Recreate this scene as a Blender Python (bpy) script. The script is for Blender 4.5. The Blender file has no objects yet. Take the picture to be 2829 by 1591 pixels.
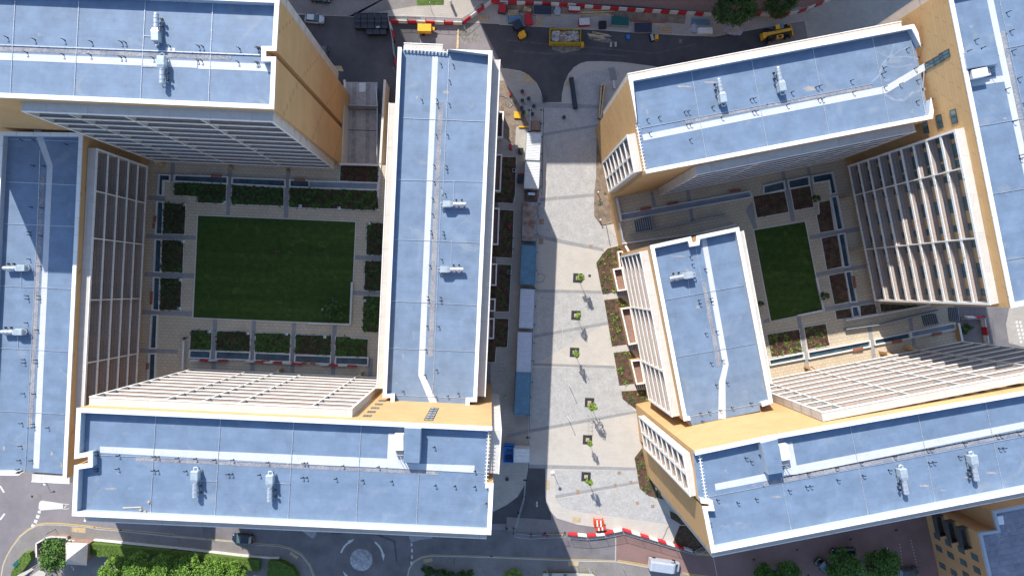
import bpy, bmesh, math, random
from mathutils import Vector, Matrix, noise
R=math.radians
sc=bpy.context.scene
C=sc.collection
# ---------------- camera, world, sun, exposure ----------------
H=120.0; F=1704.0; NX=1355.0; NY=795.0; WS=2829.0; HS=1591.0
cam_d=bpy.data.cameras.new('camera'); cam=bpy.data.objects.new('camera',cam_d); C.objects.link(cam)
cam.location=(0,0,H); cam.rotation_euler=(0,0,0)
cam_d.sensor_width=36.0; cam_d.lens=F/WS*36.0
cam_d.shift_x=(WS/2-NX)/WS; cam_d.shift_y=-(HS/2-NY)/WS
cam_d.clip_start=1.0; cam_d.clip_end=3000.0
sc.camera=cam
KX,KY=0.53,-1.25                     # ground shadow offset per metre of height
EL=math.atan(1/math.hypot(KX,KY)); AZ=math.atan2(-KX,-KY)   # azimuth of the sun, clockwise from +Y
w=bpy.data.worlds.new('World'); sc.world=w; w.use_nodes=True
nt=w.node_tree; bg=nt.nodes['Background']
sky=nt.nodes.new('ShaderNodeTexSky'); sky.sky_type='NISHITA'; sky.sun_disc=False
sky.sun_elevation=EL; sky.sun_rotation=AZ; sky.air_density=1.0; sky.dust_density=0.6; sky.ozone_density=2.0
nt.links.new(sky.outputs[0],bg.inputs[0]); bg.inputs[1].default_value=0.148
sd=bpy.data.lights.new('sun','SUN'); sd.energy=4.2; sd.angle=R(0.5); sd.color=(1.0,0.955,0.88)
so=bpy.data.objects.new('sun',sd); C.objects.link(so)
so.rotation_euler=Vector((KX,KY,-1)).to_track_quat('-Z','Y').to_euler()
sc.view_settings.view_transform='Standard'; sc.view_settings.look='None'
sc.view_settings.exposure=0.72; sc.view_settings.gamma=1.0; sc.view_settings.use_curve_mapping=False
random.seed(7)
# ---------------- pixel bookkeeping ----------------
TL={'s':(0,0,1.0)}
for k,(r,oy) in {'a':('a',0),'b':('b',520),'c':('c',1051)}.items():
    for i,ox in enumerate((0,700,1400,2109)): TL[k+str(i+1)]=(ox,oy,2.6833)
TL.update({'r1':(1380,0,6.037),'r2':(1740,0,5.152),'r3':(1340,160,3.6225),'r4':(1340,540,3.15),'r5':(960,0,5.8545),
 'q1':(0,1400,5.367),'q2':(480,1440,5.367),'q3':(900,1440,3.68),'q4':(1500,1400,4.293),'q5':(2040,1380,3.265),
 'q6':(200,400,4.026),'q7':(220,940,3.067),'q8':(780,440,4.528),'e6':(2240,480,3.813),'i7':(1640,620,2.683),
 's8':(2100,840,3.5336),'w8':(1720,1100,2.951),'n7':(700,100,3.6225),'t2':(1500,1260,8.05),'t3':(1560,1040,7.243),'m4':(1340,1040,7.244)})
def S(txt):
    """'a1 162,828 147,905 a2 3,4' -> photo pixels"""
    out=[];t='s'
    for tok in txt.split():
        if ',' in tok:
            x,y=tok.split(','); ox,oy,s=TL[t]; out.append((ox+float(x)/s, oy+float(y)/s))
        else: t=tok
    return out
def P(p,z=0.0):
    k=(H-z)/F
    return Vector(((p[0]-NX)*k, -(p[1]-NY)*k, z))
def PS(txt,z=0.0): return [P(p,z) for p in S(txt)]
def wallpt(p,A,B):
    """point where the sight line of photo pixel p meets the vertical plane through A,B"""
    d=Vector((p[0]-NX,-(p[1]-NY))); n=Vector((-(B.y-A.y),B.x-A.x)); c=n.dot(Vector((A.x,A.y)))
    t=c/n.dot(d); return Vector((d.x*t,d.y*t,H-F*t))
# ---------------- object helpers ----------------
def tag(o,label=None,cat=None,group=None,kind=None):
    if label: o['label']=label
    if cat: o['category']=cat
    if group: o['group']=group
    if kind: o['kind']=kind
    return o
def empty(name,loc=(0,0,0),rz=0,label=None,cat=None,group=None):
    o=bpy.data.objects.new(name,None); C.objects.link(o); o.location=loc; o.rotation_euler=(0,0,rz)
    o.empty_display_size=0.3
    return tag(o,label,cat,group)
class MB:
    def __init__(s): s.v=[];s.f=[]
    def add(s,vs,fs):
        n=len(s.v); s.v+= [tuple(v) for v in vs]; s.f+=[tuple(i+n for i in f) for f in fs]; return s
    def box(s,x0,x1,y0,y1,z0,z1,M=None):
        vs=[Vector(v) for v in ((x0,y0,z0),(x1,y0,z0),(x1,y1,z0),(x0,y1,z0),(x0,y0,z1),(x1,y0,z1),(x1,y1,z1),(x0,y1,z1))]
        if M: vs=[M@v for v in vs]
        return s.add(vs,[(3,2,1,0),(4,5,6,7),(0,1,5,4),(1,2,6,5),(2,3,7,6),(3,0,4,7)])
    def hexa(s,b,t):  # 4 bottom, 4 top
        return s.add(list(b)+list(t),[(3,2,1,0),(4,5,6,7),(0,1,5,4),(1,2,6,5),(2,3,7,6),(3,0,4,7)])
    def beam(s,a,b,wd,h,up=Vector((0,0,1))):
        a=Vector(a);b=Vector(b);d=(b-a).normalized(); n=d.cross(up)
        if n.length<1e-4: n=Vector((1,0,0))
        n=n.normalized()*wd/2; u=n.normalized().cross(d)*h/2
        return s.hexa([a-n-u,a+n-u,b+n-u,b-n-u],[a-n+u,a+n+u,b+n+u,b-n+u])
    def tube(s,pts,r,seg=6,cap=True):
        pts=[Vector(p) for p in pts]; rs=r if isinstance(r,(list,tuple)) else [r]*len(pts)
        rings=[]; ref=Vector((0.31,0.17,0.93)).normalized()
        for i,p in enumerate(pts):
            d=(pts[min(i+1,len(pts)-1)]-pts[max(i-1,0)]).normalized()
            a=d.cross(ref)
            if a.length<0.1: a=d.cross(Vector((1,0,0)))
            a.normalize(); b=d.cross(a)
            rings.append([p+(a*math.cos(2*math.pi*k/seg)+b*math.sin(2*math.pi*k/seg))*rs[i] for k in range(seg)])
        vs=[v for g in rings for v in g]; fs=[]
        for i in range(len(pts)-1):
            for k in range(seg):
                fs.append((i*seg+k,i*seg+(k+1)%seg,(i+1)*seg+(k+1)%seg,(i+1)*seg+k))
        if cap: fs+= [tuple(range(seg))[::-1],tuple((len(pts)-1)*seg+k for k in range(seg))]
        return s.add(vs,fs)
    def loft(s,secs):
        n=len(secs[0]); vs=[v for c in secs for v in c]; fs=[]
        for i in range(len(secs)-1):
            for k in range(n): fs.append((i*n+k,i*n+(k+1)%n,(i+1)*n+(k+1)%n,(i+1)*n+k))
        fs+=[tuple(range(n))[::-1],tuple((len(secs)-1)*n+k for k in range(n))]
        return s.add(vs,fs)
    def prism(s,poly,z0,z1):
        n=len(poly); b=[Vector((p[0],p[1],z0)) for p in poly]; t=[Vector((p[0],p[1],z1)) for p in poly]
        area=sum(poly[i][0]*poly[(i+1)%n][1]-poly[(i+1)%n][0]*poly[i][1] for i in range(n))
        if area<0: b=b[::-1];t=t[::-1]
        return s.add(b+t,[tuple(range(n))[::-1],tuple(range(n,2*n))]+[(i,(i+1)%n,n+(i+1)%n,n+i) for i in range(n)])
    def build(s,name,mat,parent=None,smooth=False,bevel=0,tri=False):
        me=bpy.data.meshes.new(name); me.from_pydata(s.v,[],s.f); me.update()
        bm=bmesh.new(); bm.from_mesh(me)
        big=[f for f in bm.faces if len(f.verts)>4]
        if big: bmesh.ops.triangulate(bm,faces=big,ngon_method='EAR_CLIP')
        if tri: pass
        bmesh.ops.recalc_face_normals(bm,faces=bm.faces[:])
        if bevel: bmesh.ops.bevel(bm,geom=bm.edges[:],offset=bevel,segments=1,affect='EDGES',clamp_overlap=True)
        if smooth:
            for f in bm.faces: f.smooth=True
        bm.to_mesh(me); bm.free()
        me.materials.append(mat)
        o=bpy.data.objects.new(name,me); C.objects.link(o)
        if parent is not None:
            o.parent=parent; o.matrix_parent_inverse=Matrix.Identity(4)
            # vertices given in world space -> parent space is handled by W2L when needed
        return o
def local(o,root):
    """mesh o was built in world space: move it into root's space"""
    o.data.transform(root.matrix_basis.inverted()); return o
def bw(mb,name,mat,root,**k):
    """build a world-space part below a root empty"""
    o=mb.build(name,mat,root,**k)
    M=Matrix.Translation(root.location)@root.rotation_euler.to_matrix().to_4x4()
    o.data.transform(M.inverted()); return o
def kids(o): return [c for c in bpy.data.objects if c.parent==o]
KC={}
def copy_tree(o,parent=None):
    c=o.copy(); C.objects.link(c)
    if parent is not None: c.parent=parent
    if o.name not in KC: KC[o.name]=kids(o)
    for ch in KC[o.name]: copy_tree(ch,c)
    return c
def place(o,loc,rz=0,label=None,group=None,scale=None):
    o.location=loc; o.rotation_euler=(0,0,rz)
    if label: o['label']=label
    if group: o['group']=group
    if scale: o.scale=(scale,)*3 if not isinstance(scale,tuple) else scale
    return o
# ---------------- materials ----------------
def mat(name,col,rough=0.8,var=0.12,scale=1.0,metal=0.0,bump=0.0,spec=0.4,col2=None,scale2=None,coat=0):
    m=bpy.data.materials.new(name); m.use_nodes=True; t=m.node_tree; b=t.nodes['Principled BSDF']
    b.inputs['Roughness'].default_value=rough; b.inputs['Metallic'].default_value=metal
    b.inputs['Specular IOR Level'].default_value=spec
    if coat: b.inputs['Coat Weight'].default_value=coat
    g=t.nodes.new('ShaderNodeNewGeometry')
    n=t.nodes.new('ShaderNodeTexNoise'); n.inputs['Scale'].default_value=scale; n.inputs['Detail'].default_value=6
    n.inputs['Roughness'].default_value=0.65
    t.links.new(g.outputs['Position'],n.inputs['Vector'])
    cr=t.nodes.new('ShaderNodeValToRGB'); c2=col2 or tuple(c*(1-2*var) for c in col)
    cr.color_ramp.elements[0].position=0.3; cr.color_ramp.elements[1].position=0.7
    cr.color_ramp.elements[0].color=(*c2,1); cr.color_ramp.elements[1].color=(*[min(1,c*(1+var)) for c in col],1)
    t.links.new(n.outputs['Fac'],cr.inputs['Fac'])
    out=cr.outputs['Color']
    if scale2:
        n2=t.nodes.new('ShaderNodeTexNoise'); n2.inputs['Scale'].default_value=scale2; n2.inputs['Detail'].default_value=4
        t.links.new(g.outputs['Position'],n2.inputs['Vector'])
        mr=t.nodes.new('ShaderNodeMapRange'); mr.inputs['From Min'].default_value=0.3; mr.inputs['From Max'].default_value=0.7
        mr.inputs['To Min'].default_value=1-var*1.6; mr.inputs['To Max'].default_value=1+var*1.1
        t.links.new(n2.outputs['Fac'],mr.inputs['Value'])
        mx=t.nodes.new('ShaderNodeVectorMath'); mx.operation='SCALE'
        t.links.new(out,mx.inputs[0]); t.links.new(mr.outputs['Result'],mx.inputs['Scale']); out=mx.outputs[0]
    t.links.new(out,b.inputs['Base Color'])
    if bump:
        bp=t.nodes.new('ShaderNodeBump'); bp.inputs['Strength'].default_value=bump; bp.inputs['Distance'].default_value=0.05
        t.links.new(n.outputs['Fac'],bp.inputs['Height']); t.links.new(bp.outputs['Normal'],b.inputs['Normal'])
    m['out']=0
    return m
def tiled(name,c1,c2,mortar,bw_,bh,ms,ang=0.0,rough=0.8,var=0.15,nscale=0.35,offset=0.5,vertical=False,squash=1,spec=0.3,blot=None):
    """brick/sheet pattern in world coordinates turned by ang; blot = (colour, scale, threshold)"""
    m=bpy.data.materials.new(name); m.use_nodes=True; t=m.node_tree; b=t.nodes['Principled BSDF']
    b.inputs['Roughness'].default_value=rough; b.inputs['Specular IOR Level'].default_value=spec
    g=t.nodes.new('ShaderNodeNewGeometry'); mp=t.nodes.new('ShaderNodeMapping'); mp.vector_type='POINT'
    mp.inputs['Rotation'].default_value=(R(90) if vertical else 0,0,-ang)
    t.links.new(g.outputs['Position'],mp.inputs['Vector'])
    br=t.nodes.new('ShaderNodeTexBrick'); br.offset=offset
    for k,v in (('Color1',c1),('Color2',c2),('Mortar',mortar)): br.inputs[k].default_value=(*v,1)
    br.inputs['Scale'].default_value=1; br.inputs['Mortar Size'].default_value=ms; br.inputs['Brick Width'].default_value=bw_
    br.inputs['Row Height'].default_value=bh; br.inputs['Mortar Smooth'].default_value=0.2
    t.links.new(mp.outputs[0],br.inputs['Vector'])
    n=t.nodes.new('ShaderNodeTexNoise'); n.inputs['Scale'].default_value=nscale; n.inputs['Detail'].default_value=7; n.inputs['Roughness'].default_value=0.7
    t.links.new(g.outputs['Position'],n.inputs['Vector'])
    mr=t.nodes.new('ShaderNodeMapRange'); mr.inputs['From Min'].default_value=0.3; mr.inputs['From Max'].default_value=0.7
    mr.inputs['To Min'].default_value=1-var; mr.inputs['To Max'].default_value=1+var
    t.links.new(n.outputs['Fac'],mr.inputs['Value'])
    mx=t.nodes.new('ShaderNodeVectorMath'); mx.operation='SCALE'
    t.links.new(br.outputs['Color'],mx.inputs[0]); t.links.new(mr.outputs['Result'],mx.inputs['Scale'])
    out=mx.outputs[0]
    if blot:
        n3=t.nodes.new('ShaderNodeTexNoise'); n3.inputs['Scale'].default_value=blot[1]; n3.inputs['Detail'].default_value=8; n3.inputs['Distortion'].default_value=1.2
        t.links.new(g.outputs['Position'],n3.inputs['Vector'])
        m3=t.nodes.new('ShaderNodeMapRange'); m3.inputs['From Min'].default_value=blot[2]; m3.inputs['From Max'].default_value=blot[2]+0.09
        m3.inputs['To Max'].default_value=0.55
        t.links.new(n3.outputs['Fac'],m3.inputs['Value'])
        mi=t.nodes.new('ShaderNodeMix'); mi.data_type='RGBA'
        t.links.new(m3.outputs[0],mi.inputs[0]); t.links.new(out,mi.inputs[6]); mi.inputs[7].default_value=(*blot[0],1)
        out=mi.outputs[2]
    t.links.new(out,b.inputs['Base Color'])
    return m
def glassy(name,col,rough=0.08,spec=0.9):
    m=mat(name,col,rough=rough,var=0.25,scale=0.6,spec=spec); return m
AL=math.atan2(-0.0445,1)      # the left group's grid is turned by this
AR=math.atan2(0.192,1)        # the right group's
ROOF=(0.170,0.236,0.335)
M={}
for k,a in (('L',AL),('R',AR)):
    M['roof'+k]=tiled('roof_membrane_'+k,ROOF,tuple(c*0.92 for c in ROOF),tuple(c*0.86 for c in ROOF),8.0,1.05,0.022,ang=a,rough=0.55,var=0.17,nscale=0.42,spec=0.35,blot=((0.25,0.29,0.34),0.22,0.61))
    M['clad'+k]=tiled('ochre_cladding_'+k,(0.57,0.36,0.172),(0.54,0.338,0.16),(0.43,0.265,0.125),1.2,0.60,0.018,ang=a,rough=0.75,var=0.08,nscale=0.25,vertical=True)
    M['pave'+k]=tiled('courtyard_paving_'+k,(0.56,0.475,0.35),(0.52,0.435,0.32),(0.36,0.30,0.22),0.9,0.6,0.035,ang=a,var=0.10)
    M['deck'+k]=tiled('balcony_deck_'+k,(0.43,0.355,0.31),(0.405,0.335,0.295),(0.13,0.10,0.09),2.4,0.46,0.02,ang=a+(0 if k=='L' else 0),var=0.08,offset=0.3)
    M['deckv'+k]=tiled('balcony_deck_turned_'+k,(0.43,0.355,0.31),(0.405,0.335,0.295),(0.13,0.10,0.09),2.4,0.46,0.02,ang=a+math.pi/2,var=0.08,offset=0.3)
    M['setts'+k]=tiled('plaza_setts_'+k,(0.49,0.475,0.455),(0.38,0.375,0.37),(0.34,0.33,0.32),0.22,0.22,0.02,ang=a,var=0.13,nscale=0.6)
    M['band'+k]=tiled('grey_band_paving_'+k,(0.33,0.325,0.325),(0.28,0.28,0.285),(0.20,0.20,0.20),0.3,0.2,0.015,ang=a,var=0.1)
M['flag']=tiled('pale_flag_paving',(0.51,0.47,0.42),(0.485,0.445,0.40),(0.41,0.375,0.335),0.9,0.45,0.018,ang=AL,var=0.08,nscale=0.25)
M['pavement']=tiled('grey_pavement_paving',(0.42,0.385,0.34),(0.385,0.355,0.315),(0.29,0.265,0.23),0.8,0.4,0.02,ang=AL,var=0.12,nscale=0.3)
M['white']=tiled('white_coping',(0.83,0.83,0.81),(0.79,0.79,0.77),(0.50,0.50,0.48),2.7,2.7,0.03,ang=AL,var=0.05,nscale=1.2,rough=.5)
M['inner']=mat('upstand_membrane',(0.40,0.44,0.50),0.6,0.05,1.0)
M['cast']=tiled('pale_precast',(0.57,0.535,0.49),(0.54,0.51,0.47),(0.42,0.40,0.365),5.4,5.4,0.03,ang=AL,var=0.09,nscale=0.8)
M['strip']=mat('walkway_membrane',(0.56,0.575,0.60),0.7,0.05,0.5,scale2=5)
M['gutter']=mat('silted_gutter_strip',(0.30,0.29,0.29),0.9,0.22,0.5,col2=(0.19,0.20,0.24),scale2=5)
M['frame']=mat('dark_window_frame',(0.06,0.065,0.07),0.5,0.1)
M['glass']=glassy('window_glass',(0.09,0.16,0.175),0.12)
M['glassl']=glassy('pale_window_glass',(0.30,0.34,0.35),0.12)
M['galv']=mat('galvanised_steel',(0.62,0.65,0.68),0.35,0.06,3,metal=0.6)
M['galvd']=mat('steel_post',(0.42,0.44,0.46),0.45,0.06,3,metal=0.4)
M['black']=mat('black_plastic',(0.015,0.015,0.017),0.5,0.2,2)
M['rubber']=mat('rubber',(0.02,0.02,0.02),0.9,0.2,3)
M['acwhite']=mat('white_casing',(0.78,0.79,0.80),0.4,0.03)
M['asphalt']=mat('asphalt',(0.20,0.185,0.19),0.9,0.13,0.25,col2=(0.135,0.125,0.132),scale2=9,bump=0.1)  # darker copy of the road grey, shade put into the colour
M['asphaltg']=mat('worn_grey_asphalt',(0.25,0.225,0.235),0.9,0.10,0.10,col2=(0.17,0.155,0.165),scale2=8)  # road grey; also stands for sunlight painted on the northern road
M['asphaltn']=mat('fresh_asphalt',(0.090,0.088,0.094),0.85,0.16,0.2,col2=(0.058,0.058,0.065),scale2=10)
M['redroad']=mat('red_brown_asphalt',(0.25,0.155,0.14),0.9,0.10,0.2,scale2=9)
M['footway']=mat('grey_footway',(0.24,0.22,0.21),0.9,0.10,0.3,scale2=7)
M['kerb']=mat('pale_kerb',(0.50,0.47,0.43),0.8,0.08,1.0)
M['paint']=mat('road_paint_white',(0.66,0.64,0.60),0.7,0.12,3)
M['yellowp']=mat('road_paint_yellow',(0.62,0.44,0.14),0.7,0.15,3)
M['buff']=mat('buff_tactile_paving',(0.52,0.40,0.23),0.8,0.12,2,scale2=14)
M['soil']=mat('bark_mulch',(0.125,0.072,0.048),0.95,0.3,1.2,scale2=9,bump=0.4)
M['earth']=mat('bare_earth',(0.27,0.21,0.155),0.95,0.22,0.6,col2=(0.13,0.10,0.08),scale2=6,bump=0.3)
M['lawn']=tiled('mown_lawn',(0.048,0.088,0.016),(0.034,0.066,0.012),(0.04,0.075,0.014),40.0,1.1,0.1,ang=AL,var=0.32,nscale=0.9,rough=.95,blot=((0.10,0.13,0.03),0.35,0.60))
M['lawn2']=mat('rough_grass',(0.09,0.15,0.03),0.95,0.25,0.8,scale2=10,bump=0.5)
M['leafd']=mat('shrub_leaves_dark',(0.075,0.15,0.04),0.8,0.35,1.5,scale2=8)
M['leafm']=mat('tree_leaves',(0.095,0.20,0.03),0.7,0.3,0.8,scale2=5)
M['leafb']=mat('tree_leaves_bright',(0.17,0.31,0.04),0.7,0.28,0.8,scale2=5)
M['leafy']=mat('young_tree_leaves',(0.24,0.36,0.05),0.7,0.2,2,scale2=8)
M['leafg']=mat('grey_green_leaves',(0.10,0.15,0.06),0.8,0.3,2)
M['hedge']=mat('clipped_hedge',(0.10,0.17,0.025),0.85,0.25,2.5,scale2=10,bump=0.6)
M['bark']=mat('bark',(0.13,0.10,0.075),0.9,0.2,4)
M['well']=glassy('lightwell_glass',(0.045,0.09,0.12),0.25,0.5)
M['wellfloor']=mat('pale_blue_grey_screed',(0.25,0.29,0.33),0.8,0.08,0.8)
M['curb']=mat('white_curb',(0.68,0.66,0.63),0.7,0.06,2)
M['terra']=mat('timber_bench_seat',(0.36,0.13,0.07),0.7,0.15,3)
M['grate']=mat('black_grate',(0.035,0.037,0.042),0.7,0.2,4)
M['red']=mat('barrier_red',(0.50,0.025,0.035),0.45,0.08,3)
M['bwhite']=mat('barrier_white',(0.66,0.66,0.62),0.5,0.08,2)
M['orange']=mat('safety_orange',(0.80,0.10,0.03),0.5,0.08,3)
M['yellow']=mat('plant_yellow',(0.80,0.42,0.02),0.4,0.08,1.5)
M['skipy']=mat('skip_yellow',(0.50,0.36,0.03),0.6,0.25,1.5)
M['timber']=mat('sawn_timber',(0.64,0.48,0.28),0.85,0.2,3)
M['cwhite']=mat('container_white',(0.72,0.73,0.72),0.5,0.05,1.2,scale2=5)
M['clilac']=mat('container_pale_grey',(0.58,0.62,0.72),0.5,0.06,1.2,scale2=5)
M['cblue']=mat('container_blue',(0.12,0.27,0.40),0.5,0.10,0.9,col2=(0.10,0.20,0.28),scale2=5)
M['crust']=mat('container_rusty_roof',(0.36,0.37,0.36),0.7,0.1,0.55,col2=(0.20,0.09,0.05),scale2=3)
M['tarp']=mat('grey_sheet',(0.45,0.46,0.52),0.7,0.15,3)
M['green']=mat('green_sheet',(0.01,0.11,0.10),0.6,0.1,2)
M['bluep']=mat('bright_blue_plastic',(0.03,0.20,0.58),0.5,0.1,2)
M['brick']=tiled('orange_brick',(0.56,0.31,0.14),(0.52,0.28,0.13),(0.38,0.26,0.17),0.45,0.15,0.02,ang=AR,vertical=True,var=0.08)
M['brickr']=mat('red_brick',(0.26,0.085,0.04),0.85,0.1,2)
M['oldroof']=tiled('weathered_grey_roof',(0.25,0.25,0.30),(0.21,0.21,0.26),(0.15,0.15,0.19),5.0,1.0,0.03,ang=AR,var=0.22,nscale=0.7,blot=((0.38,0.36,0.38),0.5,0.6))
M['tileroof']=tiled('grey_roof_tiles',(0.50,0.46,0.43),(0.45,0.41,0.385),(0.34,0.31,0.29),0.4,0.3,0.02,ang=0,var=0.1)
M['skin']=mat('skin',(0.45,0.28,0.2),0.6,0.05,2)
M['hiviz']=mat('hi_vis_vest',(0.35,0.80,0.05),0.6,0.05,2)
M['clothd']=mat('dark_cloth',(0.04,0.05,0.08),0.8,0.1,3)
M['clothw']=mat('white_cloth',(0.7,0.68,0.66),0.8,0.05,3)
M['clothr']=mat('red_cloth',(0.5,0.08,0.05),0.8,0.1,3)
M['brown']=mat('brown_terrace_tiles',(0.32,0.20,0.155),0.8,0.10,2,scale2=8)
# ---------------- ground and setting ----------------
ZB=0.0; ZC=4.4
NB_=[0]
def sheet(name,txt,z,m,thick=0.0,ext=None):
    NB_[0]+=1; z=z+ZB+(0.0002*(NB_[0]%17) if not thick else 0)
    pts=PS(txt,max(z,0)) if isinstance(txt,str) else txt
    mb=MB()
    if thick: mb.prism(pts,z-thick,z)
    else: mb.add([(p[0],p[1],z) for p in pts],[tuple(range(len(pts)))])
    o=mb.build(name,m)
    if not thick and o.data.polygons and o.data.polygons[0].normal.z<0:
        o.data.flip_normals()
    return tag(o,kind='structure')
mb=MB(); mb.box(-400,400,-400,400,-1.0,-0.03); tag(mb.build('ground',M['footway']),kind='structure')
# northern road, with the sunlit gap put in as paler asphalt
sheet('road',"s -400,-300 3300,-300 3300,-60 2829,-60 2560,0 a4 1000,0 s 2225,55 2100,75 a3 1932,200 s 2120,400 1700,600 1570,345 s 1410,345 s 900,300 -300,300",0.0,M['asphaltn'])
sheet('road_worn_patch',"a2 1245,60 1600,60 1700,200 1750,300 1880,560 1700,620 1250,620 1235,290",0.008,M['asphaltg'])
# northern footway (west part) and verge
sheet('pavement',"s -400,-300 s 960,-300 r5 1120,-300 1140,95 r5 0,280 a2 740,125 a2 300,105 s -400,20",0.05,M['footway'],0.2)
sheet('pavement',"r5 1120,-300 2650,-300 2330,20 1855,300 650,262 0,275 1140,95",0.05,M['pavement'],0.2)
sheet('grass_verge',"r5 1115,-80 1560,-80 1560,85 1245,95 1120,97",0.06,M['lawn2'])
sheet('pavement',"r5 2300,10 r1 0,20 r1 900,60 2294,160 r2 1180,200 r2 1180,230 2576,90 s 2240,57 r2 2480,290 r2 1790,410 r2 1200,515 780,500 0,455 r1 1820,505 r1 0,405 r5 1850,370",0.05,M['pavement'],0.2)
sheet('bare_earth',"r1 0,45 r1 2294,160 r2 800,195 r2 780,345 510,325 0,290 r1 1830,260 r1 0,215",0.056,M['earth'])
sheet('far_footpath',"r5 2600,-250 s 2829,-250 s 2600,-10 r2 2576,110 r2 1180,185 0,85 r1 0,5",0.03,M['brown'])
sheet('pavement',"r2 2576,80 s 2829,-120 s 2829,200 s 2300,200 r2 2530,550 r2 2480,290",0.06,M['pavement'],0.2)
# southern roads
sheet('road',"s -400,1310 s 3200,1310 s 3200,2000 s -400,2000",0.0,M['asphaltg'])
sheet('road_shaded_stretch',"s 560,1440 c3 810,1130 c3 810,1330 c3 815,1449 s 1703,1800 s 560,1800",0.006,M['asphalt'])  # darker sheet: the tall block's shade put into the road colour
sheet('red_road',"c3 815,1120 c3 1400,1250 s 1960,1400 s 3200,1150 s 3200,2000 s 1706,2000",0.010,M['redroad'])
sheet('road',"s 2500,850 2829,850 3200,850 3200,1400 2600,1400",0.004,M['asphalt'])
sheet('side_road',"c3 150,600 300,600 330,1060 -200,1060 -200,900 100,800",0.014,M['asphaltn'])
# plaza
plaza="a3 420,760 s 1552,260 1575,205 1600,182 1640,172 1740,174 1800,185 1800,300 1950,420 1900,700 1800,900 2000,1300 2060,1560 c3 1400,1250 1230,1205 860,1112 520,1062 370,1015 320,960 290,870 290,650 s 1508,1288"
PL="a3 410,760 415,690 430,620 460,550 500,502 550,472 600,460 700,458 850,465 1100,497 1400,600 s 1950,420 1900,700 1800,900 1900,1300 1930,1430 1960,1515 c3 1400,1262 1230,1212 860,1112 520,1062 370,1015 320,960 295,900 288,800 290,650 s 1508,1293 s 1496,1500"
sheet('plaza_paving',"a3 410,760 412,700 430,620 460,550 500,502 550,472 600,460 700,458 850,465 1100,497 1400,600 s 1950,420 1900,700 1800,900 1900,1300 1930,1430 1960,1515 c3 1400,1262 1230,1212 860,1112 520,1062 370,1015 320,960 295,900 288,800 290,650 165,648 165,0 s 1468,900 s 1490,540 a3 265,1000 265,760",0.02,M['flag'],0.2)
sheet('pavement',"a3 -110,515 0,513 100,530 160,560 220,620 250,680 265,745 268,1400 b3 0,0 s 1200,520 s 1200,300 1360,300",0.022,M['pavement'],0.2)
sheet('pavement',"s 1355,500 1500,500 1490,800 1468,1051 c3 165,0 160,640 c3 140,760 80,860 0,920 c2 1780,970 s 1355,1400",0.018,M['pavement'],0.2)
Z1=0.026
L='settsL'
sheet('plaza_setts',"a3 270,800 680,800 675,925 660,1449 b3 645,45 300,75 a3 300,1200 270,1000",Z1,M[L])
sheet('plaza_setts',"a3 500,600 560,550 640,525 695,530 790,500 850,560 700,620 690,780 510,770",Z1,M[L])
sheet('plaza_setts',"b3 240,80 645,45 648,210 700,280 740,280 850,400 715,450 395,382 240,345",Z1,M[L])
sheet('plaza_setts',"b3 212,775 702,770 752,990 c3 0,0 b3 190,1095",Z1,M[L])
Lx=[("b3 190,1330 800,1330 850,1449 c3 850,80 950,228 175,350 b3 185,1449"),("c3 360,664 955,664 980,745 362,850"),("c3 365,880 960,770 1275,1070 1100,1050 560,975 410,940")]
sheet('plaza_setts',Lx[0],Z1,M[L]); sheet('plaza_setts',Lx[1],Z1,M[L]); sheet('plaza_setts',Lx[2],Z1,M['settsR'])
Z2=0.032
for b in ("a3 110,755 680,780 680,806 270,800 110,785","a3 267,988 672,922 675,940 267,1010","b3 240,75 645,38 648,62 240,100",
          "b3 232,345 395,378 715,445 722,470 395,408 230,370","b3 212,748 702,760 705,780 212,772","b3 195,1088 748,988 752,1010 192,1112",
          "b3 187,1295 800,1315 806,1335 187,1312","c3 0,398 175,358 960,222 962,240 175,385 0,425","c3 165,620 955,643 958,665 165,648",
          "c3 360,848 975,742 978,762 362,872","a3 750,505 800,500 820,595 770,605"):
    sheet('paving_band',b,Z2,M['bandL'])
# quarter kerbs and tactile patches
for b in ("a3 128,535 190,585 225,618 128,610","r1 1090,1430 1190,1250 1215,1250 1200,1440 1070,1430","c3 490,1010 550,1015 548,1050 485,1042","c3 455,1340 535,1340 530,1372 458,1370","q1 1065,295 1270,312 1265,385 1060,362","q2 1735,440 1845,520 1830,560 1715,485","q3 990,385 1080,370 1090,400 1005,425","c3 288,740 315,740 315,805 288,800","n7 800,300 880,300 905,355 810,350"):
    sheet('tactile_paving',b,0.072,M['buff'])
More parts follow.
